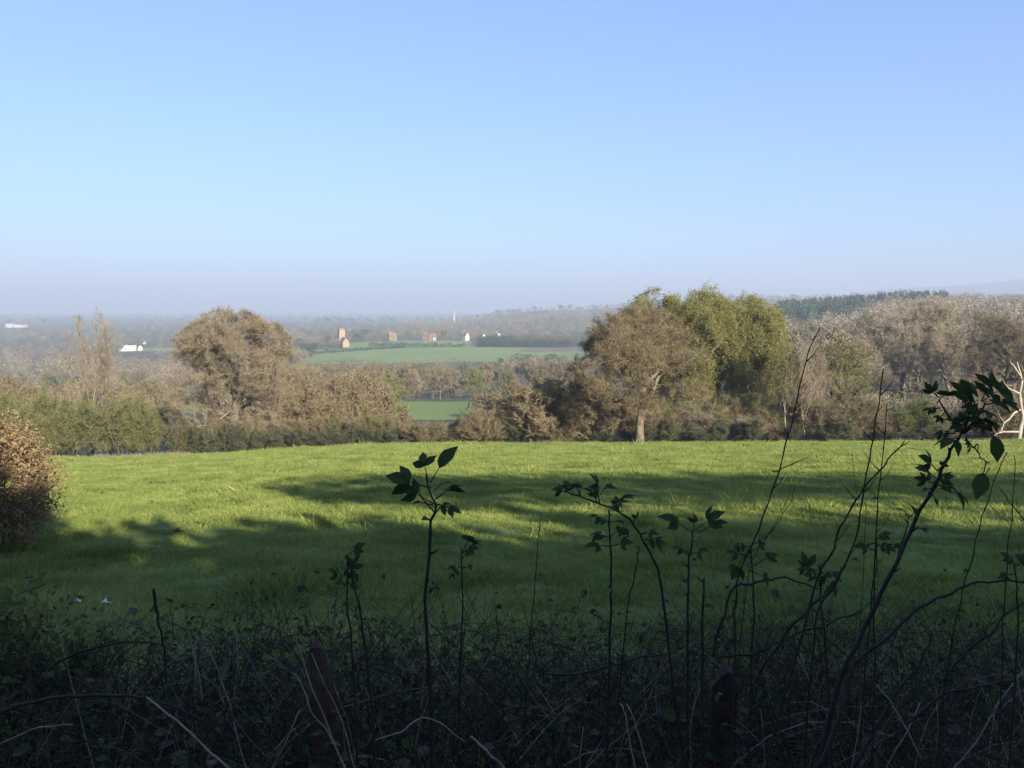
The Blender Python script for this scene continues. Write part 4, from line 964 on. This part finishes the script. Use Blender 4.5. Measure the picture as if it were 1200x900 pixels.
    # --- two old fence posts
    for px, top, wpx, lb, sd, tilt in [(386, 746, 31, 'weathered reddish fence post with ragged pointed top, left', 1, -.05), (843, 774, 35, 'dark fence post in the shade below the thick stem, right', 2, .02)]:
        Y = 3.1; c = P(px, top, Y); g = h(c.x, Y); w = wpx / F * Y / 2; rg = np.random.default_rng(sd); mb = MB()
        nz, k = 14, 12; V = []
        for i in range(nz):
            t = i / (nz - 1); z = -.3 + (c.z - g + .3) * t
            for j in range(k):
                a = 2 * math.pi * j / k; rr = w * (1.05 - .08 * t) * (1 + .07 * math.sin(3 * a + sd) + .05 * rg.normal())
                zt = z - (.10 * abs(math.sin(a * .5 + .7)) + .02 * rg.random() if i == nz - 1 else 0)
                V.append((math.cos(a) * rr * (.75 if i == nz - 1 else 1) + tilt * t, math.sin(a) * rr * .85, zt))
        V.append((tilt, 0, c.z - g)); Q = [(i * k + j, i * k + (j + 1) % k, (i + 1) * k + (j + 1) % k, (i + 1) * k + j) for i in range(nz - 1) for j in range(k)]
        T = [((nz - 1) * k + j, (nz - 1) * k + (j + 1) % k, nz * k) for j in range(k)]
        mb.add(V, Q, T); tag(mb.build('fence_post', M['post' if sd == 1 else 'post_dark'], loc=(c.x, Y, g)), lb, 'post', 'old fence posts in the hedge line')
    # --- countable bare stems of the tangle
    SPOT = [(0, 200, 'in the left corner tangle'), (200, 420, 'in the tangle around the left post'), (420, 620, 'in the tangle below the upright elder'), (620, 820, 'in the tangle between the posts'), (820, 1000, 'in the tangle around the right post'), (1000, 1240, 'in the right corner tangle')]
    for a, b, place in SPOT:
        for i in range(24 if 420 <= a < 820 else 18):
            px = rnd.uniform(a, b); Y = rnd.uniform(2.3, 4.2); x = (px - 600) / F * Y * 1.06; g = h(x, Y)
            ht = rnd.uniform(.55, 1.15) * (.8 if px < 200 else 1.0); lx, ly = rnd.gauss(.08 if px > 850 else -.03, .28), rnd.gauss(0, .12)
            bend = rnd.uniform(0, .5); n = 9; pts = []
            for k in range(n):
                t = k / (n - 1); pts.append((lx * (t + bend * t * t) + rnd.gauss(0, .008), ly * t + rnd.gauss(0, .008), -.05 + (ht + .05) * (t - .28 * bend * t ** 3)))
            pl = rnd.random() < .3; red = rnd.random() < .4; r = rnd.uniform(.0022, .0055)
            mb = MB(); q = smooth(pts, 2); mb.tube(q, np.linspace(r, r * .4, len(q)), 5)
            for s in range(rnd.randrange(1, 5)):
                j = rnd.randrange(4, len(q) - 2); d = rnd.choice([-1, 1]) * rnd.uniform(.04, .16)
                mb.tube([q[j], q[j] + np.array([d * .6, rnd.gauss(0, .03), .07]), q[j] + np.array([d, rnd.gauss(0, .05), rnd.uniform(.08, .2)])], [r * .5, r * .35, r * .12], 4)
            nm, w = ('dry_stalk', 'thin bleached dead stalk ') if pl else (('bramble_cane', 'thin reddish dark cane ') if red else ('bare_cane', 'thin dark bare stem '))
            if not pl:
                for s in range(rnd.randrange(2, 9)):
                    j = rnd.randrange(len(q) // 3, len(q)); v = rnd.uniform(.018, .042)
                    leaflet(mb, q[j], (rnd.gauss(0, 1), rnd.gauss(0, .6), rnd.gauss(.1, .5)), (rnd.gauss(0, .4), -.4, 1), v, v * .6, .35, .3, 1)
            tag(mb.build(nm, [M['stem_pale' if pl else ('stem_red' if red else 'stem_dark')], M['leaf_shade']], smooth=True, loc=(x, Y, g)), w + place, 'stalk' if pl else 'cane', w.strip() + 's ' + place)
    # --- the uncountable fine twigs, and the leaves low down
    rng = np.random.default_rng(8); mb = MB()
    for i in range(11000):
        px = rng.uniform(-80, 1280); Y = rng.uniform(2.6, 4.9); x = (px - 600) / F * Y * 1.06; g = h(x, Y)
        q0 = np.array([x, Y, g + rng.uniform(0, .65)]); L = rng.uniform(.2, .8); d = unit(np.array([rng.normal(0, .45), rng.normal(0, .3), rng.uniform(.1, 1)]))
        k = rng.normal(0, .25, 3); pts = [q0 + d * L * t + k * L * t * t + np.array([0, 0, -.25 * L * t * t]) for t in (0, .25, .5, .75, 1)]
        top = slope(690 + 40 * math.sin(px * .011) - 55 * rng.random() ** 2) * Y
        if pts[-1][2] > -top: continue
        mb.tube(pts, np.linspace(rng.uniform(.0012, .003), .0006, 5), 3, m=int(rng.choice([0, 0, 1, 2], p=[.47, .25, .2, .08])), cap=False)
        if rng.random() < .33:
            for e in range(int(rng.integers(1, 4))):
                v = rng.uniform(.016, .045); leaflet(mb, pts[int(rng.integers(1, 5))], (rng.normal(), rng.normal(0, .6), rng.normal(0, .5)), (rng.normal(0, .5), -.5, 1), v, v * .62, .4, .3, int(rng.choice([3, 3, 4])))
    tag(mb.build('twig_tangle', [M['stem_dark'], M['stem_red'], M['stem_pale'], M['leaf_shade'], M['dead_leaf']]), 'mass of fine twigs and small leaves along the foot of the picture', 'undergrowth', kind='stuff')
    mb = MB()
    for i in range(6000):
        px = rng.uniform(-80, 1280); Y = rng.uniform(2.4, 5.0); x = (px - 600) / F * Y * 1.06; g = h(x, Y)
        hh = rng.beta(1.1, 3.2) * .85
        d = Vector((rng.normal(), rng.normal(), rng.normal(0, .4))); s = rng.uniform(.035, .085)
        leaflet(mb, (x, Y, g + hh), d, (rng.normal(0, .4), -.3 + rng.normal(0, .4), 1), s, s * .72, .3, .25, int(rng.random() < .55))
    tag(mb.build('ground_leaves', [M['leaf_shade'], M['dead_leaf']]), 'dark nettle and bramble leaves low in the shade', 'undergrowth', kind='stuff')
    # leafy green bush in the lower left corner
    x = PX(8, 4.0, 800); me = tree_meshes(401, SHRUB, 1.05, 1.0, M['stem_dark'], M['twig_olive'], M['leaf_green'], 1500, 4200, twl=.16, tww=.004, lsize=.04, maxlv=2, trunk_lv=0, kmax=5)
    plant('leafy_shrub', (x, 4.0, h(x, 4)), me, 'leafy yellow green shrub in the lower left corner', 'shrub', parts=('stems', 'foliage'))
    # white scraps in the shaded grass
    for px, py, s, lb in [(125, 735, .05, 'larger white scrap lying in shaded grass at left'), (93, 736, .03, 'smaller white scrap left of the larger one')]:
        Y = 1.9 / (slope(py) - .1535); c = P(px, py, Y); mb = MB()
        mb.add([(-s, 0, .02), (-.2 * s, -.3 * s, .035), (s, .1 * s, .015), (.3 * s, .6 * s, .05), (-.5 * s, .7 * s, .03), (0, .1 * s, .06)], None, [(0, 1, 5), (1, 2, 5), (2, 3, 5), (3, 4, 5), (4, 0, 5)])
        tag(mb.build('white_scrap', M['white'], loc=(c.x, c.y, float(meadow_z(c.x, c.y)) + .07)), lb, 'scrap')

# ------------------------------------------------------------------ light, air, camera
def build_world():
    w = bpy.data.worlds.new('World'); SC.world = w; w.use_nodes = True
    N, L = w.node_tree.nodes, w.node_tree.links; bg = N['Background']
    sky = N.new('ShaderNodeTexSky'); sky.sky_type = 'NISHITA'; sky.sun_disc = False
    sky.sun_elevation = R(SUN_EL); sky.sun_rotation = R(180 - SUN_AZ)
    sky.altitude = 60; sky.air_density = 1.0; sky.dust_density = 0.7; sky.ozone_density = 3.5
    gm = N.new('ShaderNodeGamma'); gm.inputs[1].default_value = .65           # evens out the brightness of the dome
    tn = N.new('ShaderNodeMix'); tn.data_type = 'RGBA'; tn.blend_type = 'MULTIPLY'; tn.inputs[0].default_value = 1
    tn.inputs[7].default_value = (.77, .97, 1.36, 1)
    L.new(sky.outputs[0], gm.inputs[0]); L.new(gm.outputs[0], tn.inputs[6]); L.new(tn.outputs[2], bg.inputs[0]); bg.inputs[1].default_value = SKY
    l = bpy.data.lights.new('sun', 'SUN'); l.energy = SUN; l.angle = R(.5); l.color = (1, .90, .74)
    o = bpy.data.objects.new('sun', l); COL.objects.link(o)
    s = Vector((math.sin(R(SUN_AZ)) * math.cos(R(SUN_EL)), -math.cos(R(SUN_AZ)) * math.cos(R(SUN_EL)), math.sin(R(SUN_EL))))
    o.rotation_euler = (-s).to_track_quat('-Z', 'Y').to_euler(); o.location = s * 60
    mb = MB(); mb.box(-9150, 9150, -9150, 9150, -78, 235)
    m = bpy.data.materials.new('haze'); m.use_nodes = True; nt = m.node_tree; nt.nodes.clear()
    out = nt.nodes.new('ShaderNodeOutputMaterial'); v = nt.nodes.new('ShaderNodeVolumePrincipled')
    v.inputs['Density'].default_value = HAZE; v.inputs['Color'].default_value = HAZE_COL; v.inputs['Anisotropy'].default_value = 0.0
    nt.links.new(v.outputs[0], out.inputs['Volume'])
    tag(mb.build('haze', m), kind='stuff')

SKY, SUN, HAZE, HAZE_COL, EXPO = .10, 5.0, .00036, (.51, .60, .75, 1), 1.6

def build_camera():
    c = bpy.data.cameras.new('camera'); c.sensor_width = 36; c.lens = F / 1200 * 36; c.clip_start = .05; c.clip_end = 30000
    o = bpy.data.objects.new('camera', c); COL.objects.link(o); o.rotation_euler = (math.pi / 2 - PITCH, 0, 0); SC.camera = o
    SC.view_settings.view_transform = 'Standard'; SC.view_settings.look = 'None'; SC.view_settings.exposure = EXPO; SC.view_settings.gamma = 1
    SC.view_settings.use_curve_mapping = False
    cy = SC.cycles; cy.max_bounces = 6; cy.diffuse_bounces = 3; cy.glossy_bounces = 2; cy.transmission_bounces = 4; cy.volume_bounces = 0; cy.transparent_max_bounces = 4
    cy.use_denoising = True; cy.sample_clamp_indirect = 4
    SC.render.resolution_x, SC.render.resolution_y = 1024, 768

build_ground(); build_meadow(); build_fields(); build_grass(); build_weeds(); build_woods()
hedgerow('hedgerow', (432, 900), (545, 868), 3.6, 2, 'dark hedge running right from the church')
hedgerow('hedgerow', (362, 800), (475, 862), 3.2, 2, 'dark hedge sloping up the middle of the far green field')
build_buildings(); build_edge(); build_hedges(); build_foreground(); build_world(); build_camera()
